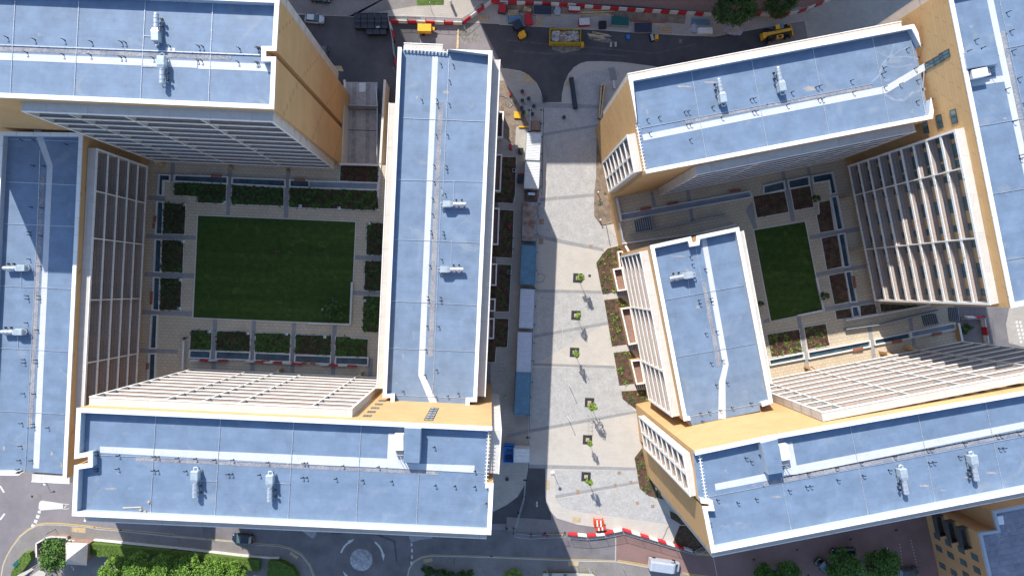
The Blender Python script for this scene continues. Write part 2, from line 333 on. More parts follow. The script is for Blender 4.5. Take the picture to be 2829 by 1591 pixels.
# footways at the south
sheet('pavement',"q1 0,1100 20,1025 50,860 100,740 180,600 300,440 420,345 560,275 700,262 860,268 1290,300 1440,330 1800,360 2576,440 q2 0,230 850,300 1220,350 1560,370 1720,410 1880,490 2010,650 2070,810 2070,1000 0,1000 q1 0,1500",0.06,M['footway'],0.2)
sheet('pavement',"q3 835,560 850,480 900,410 980,365 1080,350 1700,368 2576,402 q4 870,650 1100,690 1260,720 1700,800 2600,1100 0,1400 q3 835,1000",0.06,M['footway'],0.2)
for i,(k,b) in enumerate((('kerb',"q1 15,1025 45,860 95,740 175,600 295,435 415,340 555,268 700,255 860,260 1290,292 1440,322 1800,352 2576,432 q2 850,290 1220,342 1560,362 1720,400 1885,482 2018,650 2080,810 2066,810 2005,655 1875,492 1715,412 1560,372 1220,352 850,302 0,232 q1 1800,362 1440,332 1290,302 860,270 700,265 558,278 420,348 302,443 182,603 102,743 52,863 25,1025"),
   ('kerb',"q3 830,560 845,478 895,405 977,360 1080,343 1700,360 2576,394 q4 870,642 1100,682 1260,712 1260,722 1100,692 870,652 q3 2576,404 1700,370 1080,353 982,368 902,412 853,482 838,560"))):
    sheet(k,b,0.068,M['kerb'])
# kerbs of the plaza and the N road
def ribbon(name,txt,wd,z,m,closed=False,thick=0,kind='structure',parent=None):
    z=z+ZB
    pts=PS(txt,max(z,0)) if isinstance(txt,str) else [Vector(p) for p in txt]
    if closed: pts=pts+[pts[0]]
    L_=[];R_=[]
    for i,p in enumerate(pts):
        a=pts[max(i-1,0)]; b=pts[min(i+1,len(pts)-1)]
        if closed and i in (0,len(pts)-1): a=pts[-2]; b=pts[1]
        d1=(p-a); d2=(b-p)
        if d1.length<1e-6: d1=d2
        if d2.length<1e-6: d2=d1
        d=(d1.normalized()+d2.normalized()).normalized(); n=Vector((-d.y,d.x,0))
        k=1/max(0.5,abs(n.dot(Vector((-d1.normalized().y,d1.normalized().x,0)))))
        L_.append(p+n*wd/2*k); R_.append(p-n*wd/2*k)
    mb=MB()
    for i in range(len(pts)-1):
        if thick:
            q=[R_[i],R_[i+1],L_[i+1],L_[i]]
            mb.hexa([Vector((v.x,v.y,z-thick)) for v in q],[Vector((v.x,v.y,z)) for v in q])
        else: mb.add([(v.x,v.y,z) for v in (R_[i],R_[i+1],L_[i+1],L_[i])],[(0,1,2,3)])
    if parent is not None: return bw(mb,name,m,parent)
    o=mb.build(name,m)
    return tag(o,kind=kind) if kind else o
ribbon('kerb',"a3 290,650 288,800 295,900 320,960 370,1015".replace('a3','c3')+" 520,1062 860,1112 1230,1212 1400,1262",0.16,0.045,M['kerb'],thick=0.06)
ribbon('kerb',"a3 410,760 412,700 430,620 460,550 500,502 550,472 600,460 700,458 850,465 1100,497",0.16,0.045,M['kerb'],thick=0.06)
ribbon('kerb',"a3 -110,515 0,513 100,530 160,560 220,620 250,680 265,745",0.16,0.045,M['kerb'],thick=0.06)
ribbon('kerb',"r1 0,410 r1 1820,510 r2 0,460 780,505 1200,520 1790,415 2480,295",0.16,0.075,M['kerb'],thick=0.06)
ribbon('kerb',"s -60,42 a2 300,105 740,125 r5 0,280 650,270",0.16,0.075,M['kerb'],thick=0.06)
ribbon('drain_line',"a3 272,800 262,1449 b3 240,0 210,720 c3 175,0 165,380",0.12,0.040,M['grate'])
ribbon('drain_line',"b3 -0,0 b3 380,0 372,400 c3 435,0 425,370 300,600",0.07,0.040,M['kerb'])
ribbon('drain_line',"b3 738,278 768,432",0.12,0.04,M['grate'])
# double yellow lines, markings
ribbon('yellow_line',"q1 15,1025 40,860 88,740 165,600 285,432 400,335 545,255 700,232 860,236 1290,272 1440,300 1800,332 2576,402 q2 0,208 850,280 1220,325 1560,345 1720,385 1890,465 2030,650 2095,810",0.12,0.012,M['yellowp'])
ribbon('yellow_line',"q1 35,1025 60,860 108,740 182,595 302,430 420,335 560,258 700,242 860,246 1290,282 1440,312",0.10,0.014,M['yellowp'])
ribbon('yellow_line',"q3 828,560 845,475 892,400 975,355 1080,336 1700,353 2576,385 q4 860,632",0.12,0.012,M['yellowp'])
for dy in (0,14): ribbon('yellow_line',f"q4 885,{628+dy} 1100,{662+dy} 1260,{690+dy}",0.12,0.016,M['yellowp'])
for dy in (0,14): ribbon('yellow_line',f"q4 1655,{775+dy} 1760,{795+dy} 2000,{822+dy} 2300,{830+dy}",0.12,0.016,M['yellowp'])
for dy in (0,14): ribbon('yellow_line',f"q4 1785,{525+dy} 1850,{550+dy} 1990,{560+dy}",0.12,0.016,M['yellowp'])
for b in ("c2 1165,1203 1177,1203 1180,1225 1168,1226","c2 1170,1245 1182,1245 1182,1270 1170,1270","c2 1170,1293 1182,1293 1182,1320 1170,1320","c2 1165,1338 1177,1338 1176,1362 1164,1362",
          "q1 565,48 605,55 600,95 555,85","q1 540,110 590,122 575,172 530,160","q1 515,180 560,198 540,245 497,225","q1 475,245 525,268 495,310 458,285"):
    sheet('give_way_marking',b,0.012,M['paint'])
def arc(cx,cy,r,a0,a1,n=10): 
    c=S(f"c2 {cx},{cy}")[0]; rr=r/2.6833
    return [P((c[0]+rr*math.cos(R(a0+(a1-a0)*i/n)), c[1]-rr*math.sin(R(a0+(a1-a0)*i/n))),0) for i in range(n+1)]
ribbon('roundabout_arrow',arc(800,1325,158,162,120),0.35,0.012,M['paint'])
ribbon('roundabout_arrow',arc(800,1325,165,52,12),0.35,0.012,M['paint'])
for b in ("c2 700,1185 750,1172 712,1208","c2 948,1285 974,1285 966,1335","c2 662,1408 705,1449 680,1449"):
    sheet('roundabout_arrow',b,0.012,M['paint'])
cc=S("c2 800,1325")[0]; cw=P(cc,0); mb=MB()
secs=[]
for r,z in ((2.2,0.01),(2.1,0.05),(1.4,0.12),(0.5,0.16),(0.05,0.165)): secs.append([(cw.x+r*math.cos(2*math.pi*k/40),cw.y+r*math.sin(2*math.pi*k/40),z) for k in range(40)])
mb.loft(secs); ri=mb.build('roundabout_dome',mat('scuffed_white_dome',(0.44,0.44,0.46),0.7,0.22,1.1,scale2=4),smooth=True); tag(ri,'white scuffed mini roundabout dome on the southern road','roundabout')
for b in ("c2 350,1105 470,1118 460,1150 445,1168 425,1162","c2 1150,1150 1335,1155 1320,1168 1230,1180 1180,1197 1165,1190"):
    sheet('splitter_island',b,0.08,mat('island_paving',(0.36,0.35,0.36),0.8,0.1,2),0.08)
sheet('splitter_island',"c1 290,905 300,892 320,890 465,912 468,950 380,955 300,962 285,945",0.05,M['paint'],0.05)
ribbon('road_line',"c1 465,912 512,918",0.12,0.014,M['paint']); ribbon('road_line',"c1 465,952 512,948",0.12,0.014,M['paint']); ribbon('road_line',"c1 475,942 492,925",0.18,0.014,M['paint'])
ribbon('road_line',"c1 0,780 30,828",0.35,0.014,M['paint']); ribbon('road_line',"c1 0,1030 35,985",0.35,0.014,M['paint'])
ribbon('road_line',"c3 1530,1300 1560,1449 s 1990,1700",0.12,0.014,M['kerb'])
ribbon('road_line',"c3 808,1165 805,1335",0.15,0.014,M['kerb'])
for i in range(9):
    t=i/8.0
    for (xa,ya,xb,yb) in ((1555,365,1610,590),(1340,430,1365,510),(1455,400,1490,640)):
        x=xa+(xb-xa)*t; y=ya+(yb-ya)*t
        p=P(S(f"q5 {x},{y}")[0],0); sheet('parking_bay_dash',[(p.x-.08,p.y-.13),(p.x+.08,p.y-.13),(p.x+.08,p.y+.13),(p.x-.08,p.y+.13)],0.016,M['kerb'])
# road by the E block's south end with its chequered marking
for i in range(6):
    for j in range(2):
        x=2490+j*38+i*9; y=165+i*38
        sheet('chequer_marking',f"s8 {x},{y} {x+22},{y-2} {x+25},{y+24} {x+3},{y+26}",0.03,M['paint'])
sheet('pavement',"s8 2440,0 2700,-80 2900,500 2430,380 2400,200",0.02,M['pavement'],0.1)
# man-hole covers and coloured inspection slabs of the plaza
MC=mat('rust_brown_cover',(0.35,0.24,0.18),0.8,0.2,4)
for q in ("c3 822,672 847,672 847,695 822,695","c3 910,740 932,740 932,765 910,765","c3 795,765 815,765 815,790 795,790","c3 515,808 540,808 540,842 515,842","c3 955,902 975,893 985,913 965,923","c3 1070,920 1095,920 1095,943 1070,943","c3 330,670 352,675 350,703 328,700",
          "b3 240,228 275,228 275,268 240,268","b3 238,375 272,375 272,415 238,415","b3 608,420 638,418 635,442 612,440","b3 605,640 624,640 624,658 605,658"):
    pass
    sheet('inspection_cover',q,0.042,MC if not q.startswith('b3 605') else M['grate'])
# --- left courtyard ---
ZB=ZC
LP="s 330,380 938,380 938,455 a2 930,1224 s 1130,460 1100,1100 320,1100"
sheet('courtyard_podium',LP,0.0,M['cast'],4.5)
sheet('courtyard_paving',LP,0.03,M['paveL'],0.02)
ZB=0.0
sheet('service_ramp',"a2 680,610 920,612 930,1215 640,1210",0.032,mat('ramp_concrete',(0.42,0.40,0.39),0.9,0.12,0.5,scale2=4),0.1)
ZB=ZC
for b in ("q6 1093,200 1140,200 1138,410 1088,410","q6 1728,220 1782,220 1752,785 1708,785","q8 45,110 100,110 72,735 15,735","q6 840,568 1035,572 1030,622 840,615","q6 820,990 1375,1010 1370,1058 815,1040",
          "b1 1072,620 1440,630 1438,668 1068,655","b1 1055,900 1425,910 1422,948 1050,935","b1 1040,1185 1320,1195 1318,1225 1035,1215",
          "b1 1580,968 1612,970 1595,1449 1562,1449","b1 1868,975 1900,977 1885,1449 1850,1449","b2 287,998 316,998 303,1449 272,1449","b2 588,1012 618,1013 603,1449 572,1449","b2 855,1255 888,1258 880,1449 850,1449",
          "b2 750,495 955,502 953,535 748,528","b2 740,757 950,765 948,800 738,790"):
    sheet('paving_band',b,0.036,M['bandL'])
sheet('lawn',"s 546,594.5 983,612.4 970,896 532.7,878",0.07,M['lawn'],0.1)
ribbon('lawn_edging',"s 546,594.5 983,612.4 970,896 532.7,878",0.14,0.10,M['curb'],closed=True,thick=0.12)
ZB=0.0
for q in ("n7 1010,470 1000,1270","n7 1150,470 1140,1270"): ribbon('ramp_stain',q,.8,0.04,mat('oily_ramp_stain',(.33,.31,.30),.9,.2,1))
ribbon('ramp_joint',"n7 925,940 1230,948",.14,0.044,M['grate']); ribbon('ramp_joint',"n7 925,735 1240,740",.1,0.044,M['grate'])
# --- right courtyard ---
ZB=ZC
RP="s 1693,543 2320,400 2425,700 2440,840 2635,845 2642,891 2659,943 2680,1010 2130,1140 1900,1000 1722,676"
sheet('courtyard_podium',RP,0.0,M['cladR'],4.5)
sheet('courtyard_paving',RP,0.03,M['paveR'],0.02)
for b in ("b3 1060,25 1085,20 1110,130 1080,135","b3 1325,10 1355,5 1390,245 1365,250","a4 320,1245 345,1240 375,1449 350,1449","a4 130,1270 155,1265 205,1449 165,1449",
          "b4 160,10 195,0 235,245 205,250","b4 340,350 720,285 725,318 345,380","b4 390,625 760,560 765,590 395,655","b4 455,880 820,820 825,850 460,910","b4 245,955 275,950 345,1350 310,1355","b4 0,975 45,960 50,990 0,1000","b4 770,1020 800,1015 835,1260 805,1265","b4 1075,965 1100,960 1130,1165 1105,1170","b3 1770,160 1820,100 1855,300 1830,300"):
    sheet('paving_band',b,0.036,M['bandR'])
sheet('lawn',"s 2082,635.5 2224.5,611.3 2273,859 2129.5,888",0.07,M['lawn'],0.1)
ribbon('lawn_edging',"s 2082,635.5 2224.5,611.3 2273,859 2129.5,888",0.14,0.10,M['curb'],closed=True,thick=0.12)
ZB=0.0
# --- strip west of the middle block + beds east of it
sheet('bare_earth',"a3 -20,600 60,720 95,780 165,930 70,940 60,1080 -60,1000 -60,600",0.03,M['earth'])
sheet('bare_earth',"b3 660,-60 735,-60 760,40 800,255 700,278 648,208 648,30",0.04,M['earth'])
sheet('bare_earth',"a3 668,930 720,1100 735,1449 660,1449",0.038,M['earth'])

for i,(q,mm) in enumerate((("c1 230,850 245,850 245,865 230,865",'grate'),("c1 255,840 305,845 300,880 252,875",'footway'),("q1 555,275 585,275 585,300 555,300",'grate'),("q1 315,440 345,440 345,465 315,465",'grate'),("q1 1390,295 1412,295 1412,318 1390,318",'grate'),("q1 1775,330 1805,330 1805,350 1775,350",'grate'),
   ("q2 478,240 515,240 515,262 478,262",'brown'),("q3 1670,345 1695,345 1695,362 1670,362",'grate'),("a3 765,315 780,315 780,350 765,350",'kerb'),("a3 800,312 815,312 815,348 800,348",'kerb'),("c3 218,895 230,895 230,915 218,915",'kerb'),("c3 218,918 230,918 230,935 218,935",'kerb'),
   ("q5 1408,265 1435,262 1437,280 1410,283",'grate'),("q5 1000,348 1022,346 1022,362 1000,364",'grate'),("q5 520,443 540,441 540,457 520,459",'grate'),("q5 128,530 150,528 150,545 128,547",'grate'),("q5 620,672 640,670 640,688 620,688",'grate'),("q4 2488,612 2512,610 2512,632 2488,634",'grate'),("r5 275,115 298,115 298,138 275,138",'grate'),("r5 1985,110 2008,110 2008,135 1985,135",'brown'),
   ("c2 0,1400 60,1449 0,1449",'grate'),("r2 700,565 745,565 735,620 705,615",'footway'),("c3 0,1010 380,1035 420,1100 330,1130 0,1110",'footway'))):
    if i==20: continue
    sheet('road_patch' if mm in('footway','kerb') else 'drain_cover',q,0.076 if q.startswith(('q1 1','q3')) and False else 0.024,M[mm])
DP=mat('damp_road_streak',(.105,.103,.107),.8,.25,.8)
for q in ("q3 60,120 300,110 520,130 700,200 720,400",):
    ribbon('tyre_track',q,.35,0.010,DP)
for q in ("a3 0,300 300,330 700,360 1100,400 1400,330","a3 60,380 300,400 620,400 900,420"): ribbon('tyre_track',q,.3,0.006,mat('dusty_tyre_track',(.12,.118,.12),.9,.2,1))
DU=mat('pale_site_dust',(.24,.225,.21),.95,.3,1.5)
for q in ("a3 330,330 560,345 540,375 420,395 340,370","a3 600,260 760,285 800,320 700,315 610,290","a2 1500,190 1640,200 1700,300 1560,330 1500,260"): sheet('dusty_patch',q,0.0125,DU)
# ---------------- buildings ----------------
Z0=7.2; FL=2.87
def inset(poly,ds):
    """poly CCW list of Vector; ds per-edge inset distance"""
    n=len(poly); out=[]
    for i in range(n):
        a,b,c=poly[i-1],poly[i],poly[(i+1)%n]
        d1=(b-a); d1.z=0; d1.normalize(); d2=(c-b); d2.z=0; d2.normalize()
        n1=Vector((-d1.y,d1.x,0)); n2=Vector((-d2.y,d2.x,0))
        e1,e2=ds[i-1],ds[i]
        cr=d1.x*d2.y-d1.y*d2.x
        p1=a+n1*e1; p2=b+n2*e2
        if abs(cr)<0.12: out.append(b+n2*e2)
        else:
            w_=p2-p1; t=(w_.x*d2.y-w_.y*d2.x)/cr; out.append(p1+d1*t)
    return out
def ring(poly,openE,d0,d1,z0,z1):
    n=len(poly); D0=[0 if i in openE else d0 for i in range(n)]; D1=[0 if i in openE else d1 for i in range(n)]
    A=inset(poly,D0);B=inset(poly,D1); mb=MB()
    for i in range(n):
        if i in openE: continue
        j=(i+1)%n; q=[A[i],A[j],B[j],B[i]]
        mb.hexa([Vector((p.x,p.y,z0)) for p in q],[Vector((p.x,p.y,z1)) for p in q])
    return mb
ROOFS={}; WALLS={}
def block(name,label,outline,zp,side,openE=(),par=1.1,inset_w=0.5):
    zr=zp-par; poly=[P(p,zp) for p in S(outline)]
    ar=sum(poly[i].x*poly[(i+1)%len(poly)].y-poly[(i+1)%len(poly)].x*poly[i].y for i in range(len(poly)))
    assert ar>0,name+' outline must run anticlockwise in the world'
    for p in poly: p.z=0
    cx=sum(p.x for p in poly)/len(poly); cy=sum(p.y for p in poly)/len(poly)
    r=empty('apartment_block',(cx,cy,0),0,label,'apartment building')
    rg=ring(poly,openE,0.0,0.12,zr,zp-0.16)
    WALLS[r.name]=(r,[p.copy() for p in poly],zr,rg,side)
    bw(ring(poly,openE,0.12,inset_w,zr,zp-0.16),'parapet_upstand',M['inner'],r)
    bw(ring(poly,openE,-0.05,inset_w+0.05,zp-0.16,zp),'coping',M['white'],r)
    n=len(poly); rp=inset(poly,[0.04 if i in openE else inset_w for i in range(n)])
    mb=MB(); mb.prism(rp,zr,zr+0.03); rf=bw(mb,'roof',M['roof'+side],r)
    ROOFS[r.name]=poly
    r['zr']=zr
    return r,poly,zr,rf
def roofsheet(r,rf,name,txt,m,dz,th=0.02):
    zr=r['zr']; pts=PS(txt,zr); mb=MB(); mb.prism(pts,zr+dz,zr+dz+th)
    o=bw(mb,name,m,r); o.parent=rf; return o
def cable(r,rf,txt,wd=0.07,dz=0.09,m=None,name='lightning_conductor'):
    zr=r['zr']; pts=PS(txt,zr); mb=MB()
    for a,b in zip(pts,pts[1:]):
        a=a.copy();b=b.copy(); a.z=b.z=zr+dz; mb.beam(a,b,wd,0.03)
        L_=(b-a).length; k=max(2,int(L_/1.1))
        for i in range(k+1):
            p=a.lerp(b,i/k); mb.box(p.x-.06,p.x+.06,p.y-.05,p.y+.05,zr+0.03,zr+dz+.03)
    o=bw(mb,name,m or M['galv'],r); o.parent=rf; return o
PIPE=None
def pipes(r,rf,txt,sx=-1):
    """black goose-neck vents"""
    global PIPE
    zr=r['zr']
    for i,p in enumerate(PS(txt,zr)):
        if PIPE is None:
            mb=MB(); mb.tube([(0,0,0),(0,0,0.42),(-0.05,0.02,0.5),(-0.26,0.08,0.5)],0.06,6)
            mb.tube([(0,0,0.0),(0,0,0.06)],0.10,8)
            o=mb.build('vent_pipe',M['black']); PIPE=o
        else: o=PIPE.copy(); C.objects.link(o)
        o.parent=rf
        o.location=(p.x-r.location.x,p.y-r.location.y,zr+0.02)
        if sx>0: o.scale=(-1,1,1)
NOTCH={}; REC=[0.0]
def rframe(*a,**k):
    REC[0]=0.35 if a[4]<25 else 0.14; q=frame(*a,**k); REC[0]=0.0; return q
def frame(r,side,a,b,zc,bays=(),floors=None,depth=1.35,endL=True,endR=True,windows=0,inn=None,louv=False):
    """a,b: photo points of the outer top edge; bays: fractions; inn: world point inside the building"""
    A=P(S(a)[0],zc); B=P(S(b)[0],zc); A.z=B.z=0
    d=(B-A); L_=d.length; d.normalize(); n=Vector((-d.y,d.x,0))
    if n.dot(Vector((r.location.x,r.location.y,0))-A)<0: n=-n
    best=None; po=ROOFS[r.name]
    for i_ in range(len(po)):
        e0,e1=po[i_],po[(i_+1)%len(po)]
        if (e1-e0).length<4: continue
        if abs((e1-e0).normalized().dot(n))>0.1: continue
        q_=((e0+e1)/2-(A+B)/2).dot(n)
        if 0.2<q_<3.5 and (best is None or abs(q_-1.4)<abs(best-1.4)): best=q_
    if best: depth=best
    rec=REC[0]
    if rec: NOTCH.setdefault(r.name,[]).append((A+n*depth,B+n*depth,n.copy(),zc,rec))
    nf=floors or round((zc-Z0)/FL); z0=zc-nf*FL
    root=empty('balcony_frame',(0,0,0)); root.parent=r; root.location=(A.x-r.location.x,A.y-r.location.y,0)
    ang=math.atan2(d.y,d.x); root.rotation_euler=(0,0,ang)
    s=1 if (-d.y*n.x+d.x*n.y)>0 else -1   # local +y*s points to the building
    def loc(mb,name,m,par):
        o=mb.build(name,m); o.parent=par; return o
    def bx(mb,x0,x1,y0,y1,z0_,z1_): mb.box(x0,x1,min(y0*s,y1*s),max(y0*s,y1*s),z0_,z1_)
    D=depth; DR=depth+rec
    mb=MB(); bx(mb,0,L_,0,D,zc-0.30,zc); loc(mb,'canopy_cap',M['cast'],root)
    mb=MB(); bx(mb,-0.03,L_+0.03,-0.03,0.10,zc-0.32,zc+0.07); loc(mb,'edge_trim',M['white'],root)
    dm=M['deck'+side]
    if abs(math.sin(ang-(AL if side=='L' else AR)))>0.7: dm=M['deckv'+side]
    # every floor slab is a part with its deck as a sub-part
    for i in range(nf):
        z=z0+i*FL
        mb=MB(); bx(mb,0.0,L_,0.11,D,z-0.26,z-0.03)
        if rec and i: bx(mb,0.3,L_-0.3,D,DR+.02,z-0.26,z-0.03)
        mb2=MB(); bx(mb2,0.31 if rec else .12,L_-(0.31 if rec else .12),0.11,DR if i else D,z-0.028,z)
        mb3=MB(); bx(mb3,0,L_,-0.01,0.105,z-0.30,z+0.10)
        o=loc(mb,'balcony_slab',M['cast'],root); 
        # deck and nosing go as one level deeper
        loc(mb2,'deck',dm,o) if False else None
        for q,nm,mm in ((mb2,'deck',dm),(mb3,'slab_nosing',M['white'])): loc(q,nm,mm,root)
    fr=[0]*bool(endL)+list(bays)+[1]*bool(endR)
    for f in fr:
        x=f*L_; e=f in (0,1); t=0.14 if e else 0.07
        x=min(max(x,t),L_-t) if e else x
        mb=MB(); bx(mb,x-t-(0.0),x+t,0.106 if not e else -0.02,D-0.01 if e else 0.62,z0-0.3,zc-0.31)
        loc(mb,'fin_wall' if e else 'bay_fin',M['cast'],root)
        mb=MB(); bx(mb,x-t-0.02,x+t+0.02,-0.04,0.0,z0-0.3,zc-0.33); loc(mb,'fin_edge',M['white'],root)
    return (A,B,d,n,z0,nf,L_,DR,s,ang)
WG={}
def win(r,c,d,n,w_,h_,panes=1,m='glass'):
    """window centred at world point c on a wall with direction d and outward normal -n"""
    key=(round(w_,2),round(h_,2),panes,m)
    ang=math.atan2(d.y,d.x)
    if key not in WG:
        mb=MB(); t=0.07
        mb.box(-w_/2,-w_/2+t,-0.04,0.04,0,h_); mb.box(w_/2-t,w_/2,-0.04,0.04,0,h_)
        mb.box(-w_/2+t,w_/2-t,-0.04,0.04,0,t); mb.box(-w_/2+t,w_/2-t,-0.04,0.04,h_-t,h_)
        for i in range(1,panes): 
            x=-w_/2+w_*i/panes; mb.box(x-t/2,x+t/2,-0.035,0.035,t,h_-t)
        f=mb.build('window',M['frame']); g=MB(); g.box(-w_/2+t,w_/2-t,-0.015,0.015,t,h_-t); p=g.build('pane',M[m]); 
        WG[key]=(f.data,p.data); bpy.data.objects.remove(f); bpy.data.objects.remove(p)
    f=bpy.data.objects.new('window',WG[key][0]); C.objects.link(f); f.parent=r
    f.location=(c.x-r.location.x,c.y-r.location.y,c.z); f.rotation_euler=(0,0,ang)
    p=bpy.data.objects.new('pane',WG[key][1]); C.objects.link(p); p.parent=f
    return f
def facade_windows(r,fr,bays,limit=96):
    """tall windows on the wall behind a balcony frame, between ochre panels"""
    A,B,d,n,z0,nf,L_,D,s,ang=fr
    k=0; edges=[0]+list(bays)+[1]; rest=[]
    for i in range(nf-1,-1,-1):
        for a,b in zip(edges,edges[1:]):
            x0=a*L_; w_=(b-a)*L_
            if w_<5: pos=[(0.25,1.1),(0.7,1.5)]
            else: pos=[(0.10,1.0),(0.50,2.1),(0.84,1.0)]
            for t,ww in pos:
                c=A+d*(x0+w_*t)+n*(D-0.05); c.z=z0+i*FL+0.06
                if k<limit: win(r,c,d,n,ww,2.2,1 if ww<1.5 else 2); k+=1
                else: rest.append((c,ww))
    if rest:
        mb=MB()
        for c,ww in rest:
            Mx=Matrix.Translation(c)@Matrix.Rotation(math.atan2(d.y,d.x),4,'Z')
            mb.box(-ww/2,ww/2,-0.03,0.03,0,2.2,Mx)
        tag(bw(mb,'lower_windows',M['glass'],r),kind='stuff')
W_='L'
# NW tower
r,poly,zr,rf=block('nw','tall ochre tower at the upper left, blank gable split by a dark groove',
  "s -366,-51 -366,253 755.9,301 a2 165,425 90,425 90,375 168,375 s 771,-3",40.2,'L')
NW=r
f1=rframe(r,'L',"a1 162,828","a2 147,905",38.8,(0.18,0.404,0.708),floors=11); facade_windows(r,f1,(0.18,0.404,0.708))
frame(r,'L',"s 170,-72","s 771,-31",38.8,(0.3,0.6),floors=11)
roofsheet(r,rf,'walkway',"a1 -900,358 1463,455 1463,507 -900,410",M['strip'],0.032)
roofsheet(r,rf,'walkway',"a1 1470,455 1932,475 a2 135,482 135,537 a1 1932,530 1470,513",M['strip'],0.034)
roofsheet(r,rf,'gutter_strip',"a1 -900,310 1715,418 1715,447 -900,345",M['gutter'],0.032)
roofsheet(r,rf,'gutter_strip',"a1 1230,355 1300,360 1300,388 1230,386",M['strip'],0.038)
cable(r,rf,"a1 -900,302 1932,412 a2 128,418",0.14,0.15)
for q in ("a1 115,15 80,690","a1 588,20 552,712","a1 1080,20 1043,733","a1 1580,35 1547,757","a1 1075,270 1130,275","a1 1058,497 1190,503"): cable(r,rf,q)
pipes(r,rf,"a1 60,283 262,298 483,302 683,315 905,318 935,320 1262,345 1477,348 1507,350 1778,365 1915,368 1930,368 205,395 475,410 675,412 900,428 930,428 1140,435 1470,452 1500,455 1770,465 1910,475 a2 35,358 50,360 27,470 42,470")
# W block
r,poly,zr,rf=block('w','low ochre block along the left edge, blue roof partly shaded by the tower',
  "s -1,365 -48,1311 c1 135,700 150,690 465,712 465,727 490,725 a1 608,1035 s 228,368",22.95,'L',openE=(3,4))
WB=r; bays=(0.152,0.322,0.544,0.77)
f1=rframe(r,'L',"s 268,410","s 229,1180",21.55,bays,floors=5); facade_windows(r,f1,bays)
frame(r,'L',"c1 235,748","c1 515,762",21.55,(0.5,),floors=5)
roofsheet(r,rf,'walkway',"a1 250,965 350,1235 c1 247,648 292,651 a1 392,1225 305,970",M['strip'],0.032)
roofsheet(r,rf,'gutter_strip',"a1 300,1290 335,1290 c1 240,342 208,350",M['gutter'],0.034)
for q in ("a1 30,1032 575,1050","a1 10,1347 560,1375","b1 0,262 548,285","b1 -20,722 525,748","b1 -40,1182 503,1210","c1 -60,222 480,248","a1 300,1120 b1 288,100 222,1449 c1 208,350 190,660","b1 160,600 160,735","b1 135,1080 135,1190"): cable(r,rf,q)
pipes(r,rf,"a1 255,1232 335,1235 170,1043 260,1043 500,1075 b1 240,143 320,148 228,328 230,350 315,355 225,527 305,580 210,797 212,822 298,800 298,825 205,997 285,1050 185,1268 185,1293 275,1272 275,1297 c1 182,95 262,98 165,315 255,320 255,345 362,347 160,483 150,588 240,590 142,655")
# middle block
r,poly,zr,rf=block('m','long narrow low block with blue roof running down the middle between courtyard and plaza',
  "s 1100,130.5 c2 960,125 1020,125 1018,196 1600,212 1600,155 1655,155 a2 1770,380 1442,366",23.45,'L',openE=(3,8))
MBK=r
f1=rframe(r,'L',"a2 1830,445","c2 1720,118",21.55,(0.2,0.4,0.6,0.8),floors=5); facade_windows(r,f1,(0.2,0.4,0.6,0.8))
frame(r,'L',"a2 1005,765","c2 914,58",21.55,(0.16,0.4,0.64,0.85),floors=5)
frame(r,'L',"a2 1117,320","a2 1405,332",21.55,(0.5,),floors=5)
roofsheet(r,rf,'walkway',"a2 1327,422 b2 1283,0 1222,1385 c2 1320,195 1378,195 b2 1268,1380 1327,0 a2 1370,422",M['strip'],0.032)
roofsheet(r,rf,'gutter_strip',"a2 1372,760 b2 1340,0 1295,1250 1330,1250 1378,0 a2 1410,760",M['gutter'],0.032)
mb=MB(); 
zz=r['zr']; a=P(S("a2 1120,372")[0],zz); b=P(S("a2 1440,398")[0],zz)
for i in range(13):
    p=a.lerp(b,i/12); mb.box(p.x-.05,p.x+.05,p.y-.25,p.y+.45,zz,zz+.5)
mb.beam(Vector((a.x,a.y,zz+.5)),Vector((b.x,b.y,zz+.5)),.12,.1); bw(mb,'roof_edge_rail',M['white'],r)
for q in ("a2 1110,878 1710,903","a2 1062,1335 1700,1350","b2 1042,380 1680,405","b2 1022,835 1660,868","b2 1007,1185 1640,1210","c2 1030,105 1600,130","a2 1452,425 1405,1449 b2 1395,0 1335,1449 c2 1325,95","b2 1483,90 a2 1488,1350","b2 1470,400 1465,590"): cable(r,rf,q)
pipes(r,rf,"a2 1393,480 1485,488 1458,605 1252,745 1365,745 1367,780 1456,775 1360,1005 1443,1005 1345,1230 1435,1235 1435,1260 1343,1350 b2 1425,45 1333,80 1333,195 1322,320 1325,345 1412,325 1415,350 1400,530 1313,575 1298,805 1300,830 1392,810 1392,835 1293,1022 1377,1025 1282,1195 1362,1345 1277,1385 c2 1115,80 1360,120 1445,115 1523,95 1105,172 1520,188")
# S block
r,poly,zr,rf=block('s','tall ochre block with wide blue roof at the lower left, courtyard balconies in full sun',
  "c1 570,205 552,578 655,560 655,615 552,630 535,1000 c2 1760,1140 1778,765 1722,765 1768,370 1768,343",37.8,'L',openE=(8,))
SB=r; bays=(0.283,0.424,0.563,0.843)
f1=rframe(r,'L',"c1 663,118","c2 735,207",35.9,bays,floors=10); facade_windows(r,f1,bays)
frame(r,'L',"c1 625,1040","c2 1727,1170",35.9,(0.2,0.4,0.6,0.8),floors=10)
frame(r,'L',"c2 1840,370","c2 1820,690",35.9,(0.5,),floors=10)
roofsheet(r,rf,'walkway',"c1 742,487 c2 992,577 1002,390 1112,392 1120,610 1640,628 1638,680 992,650 c1 742,533",M['strip'],0.032)
roofsheet(r,rf,'gutter_strip',"c1 1010,565 c2 1367,672 1365,698 c1 1008,595",M['gutter'],0.036)
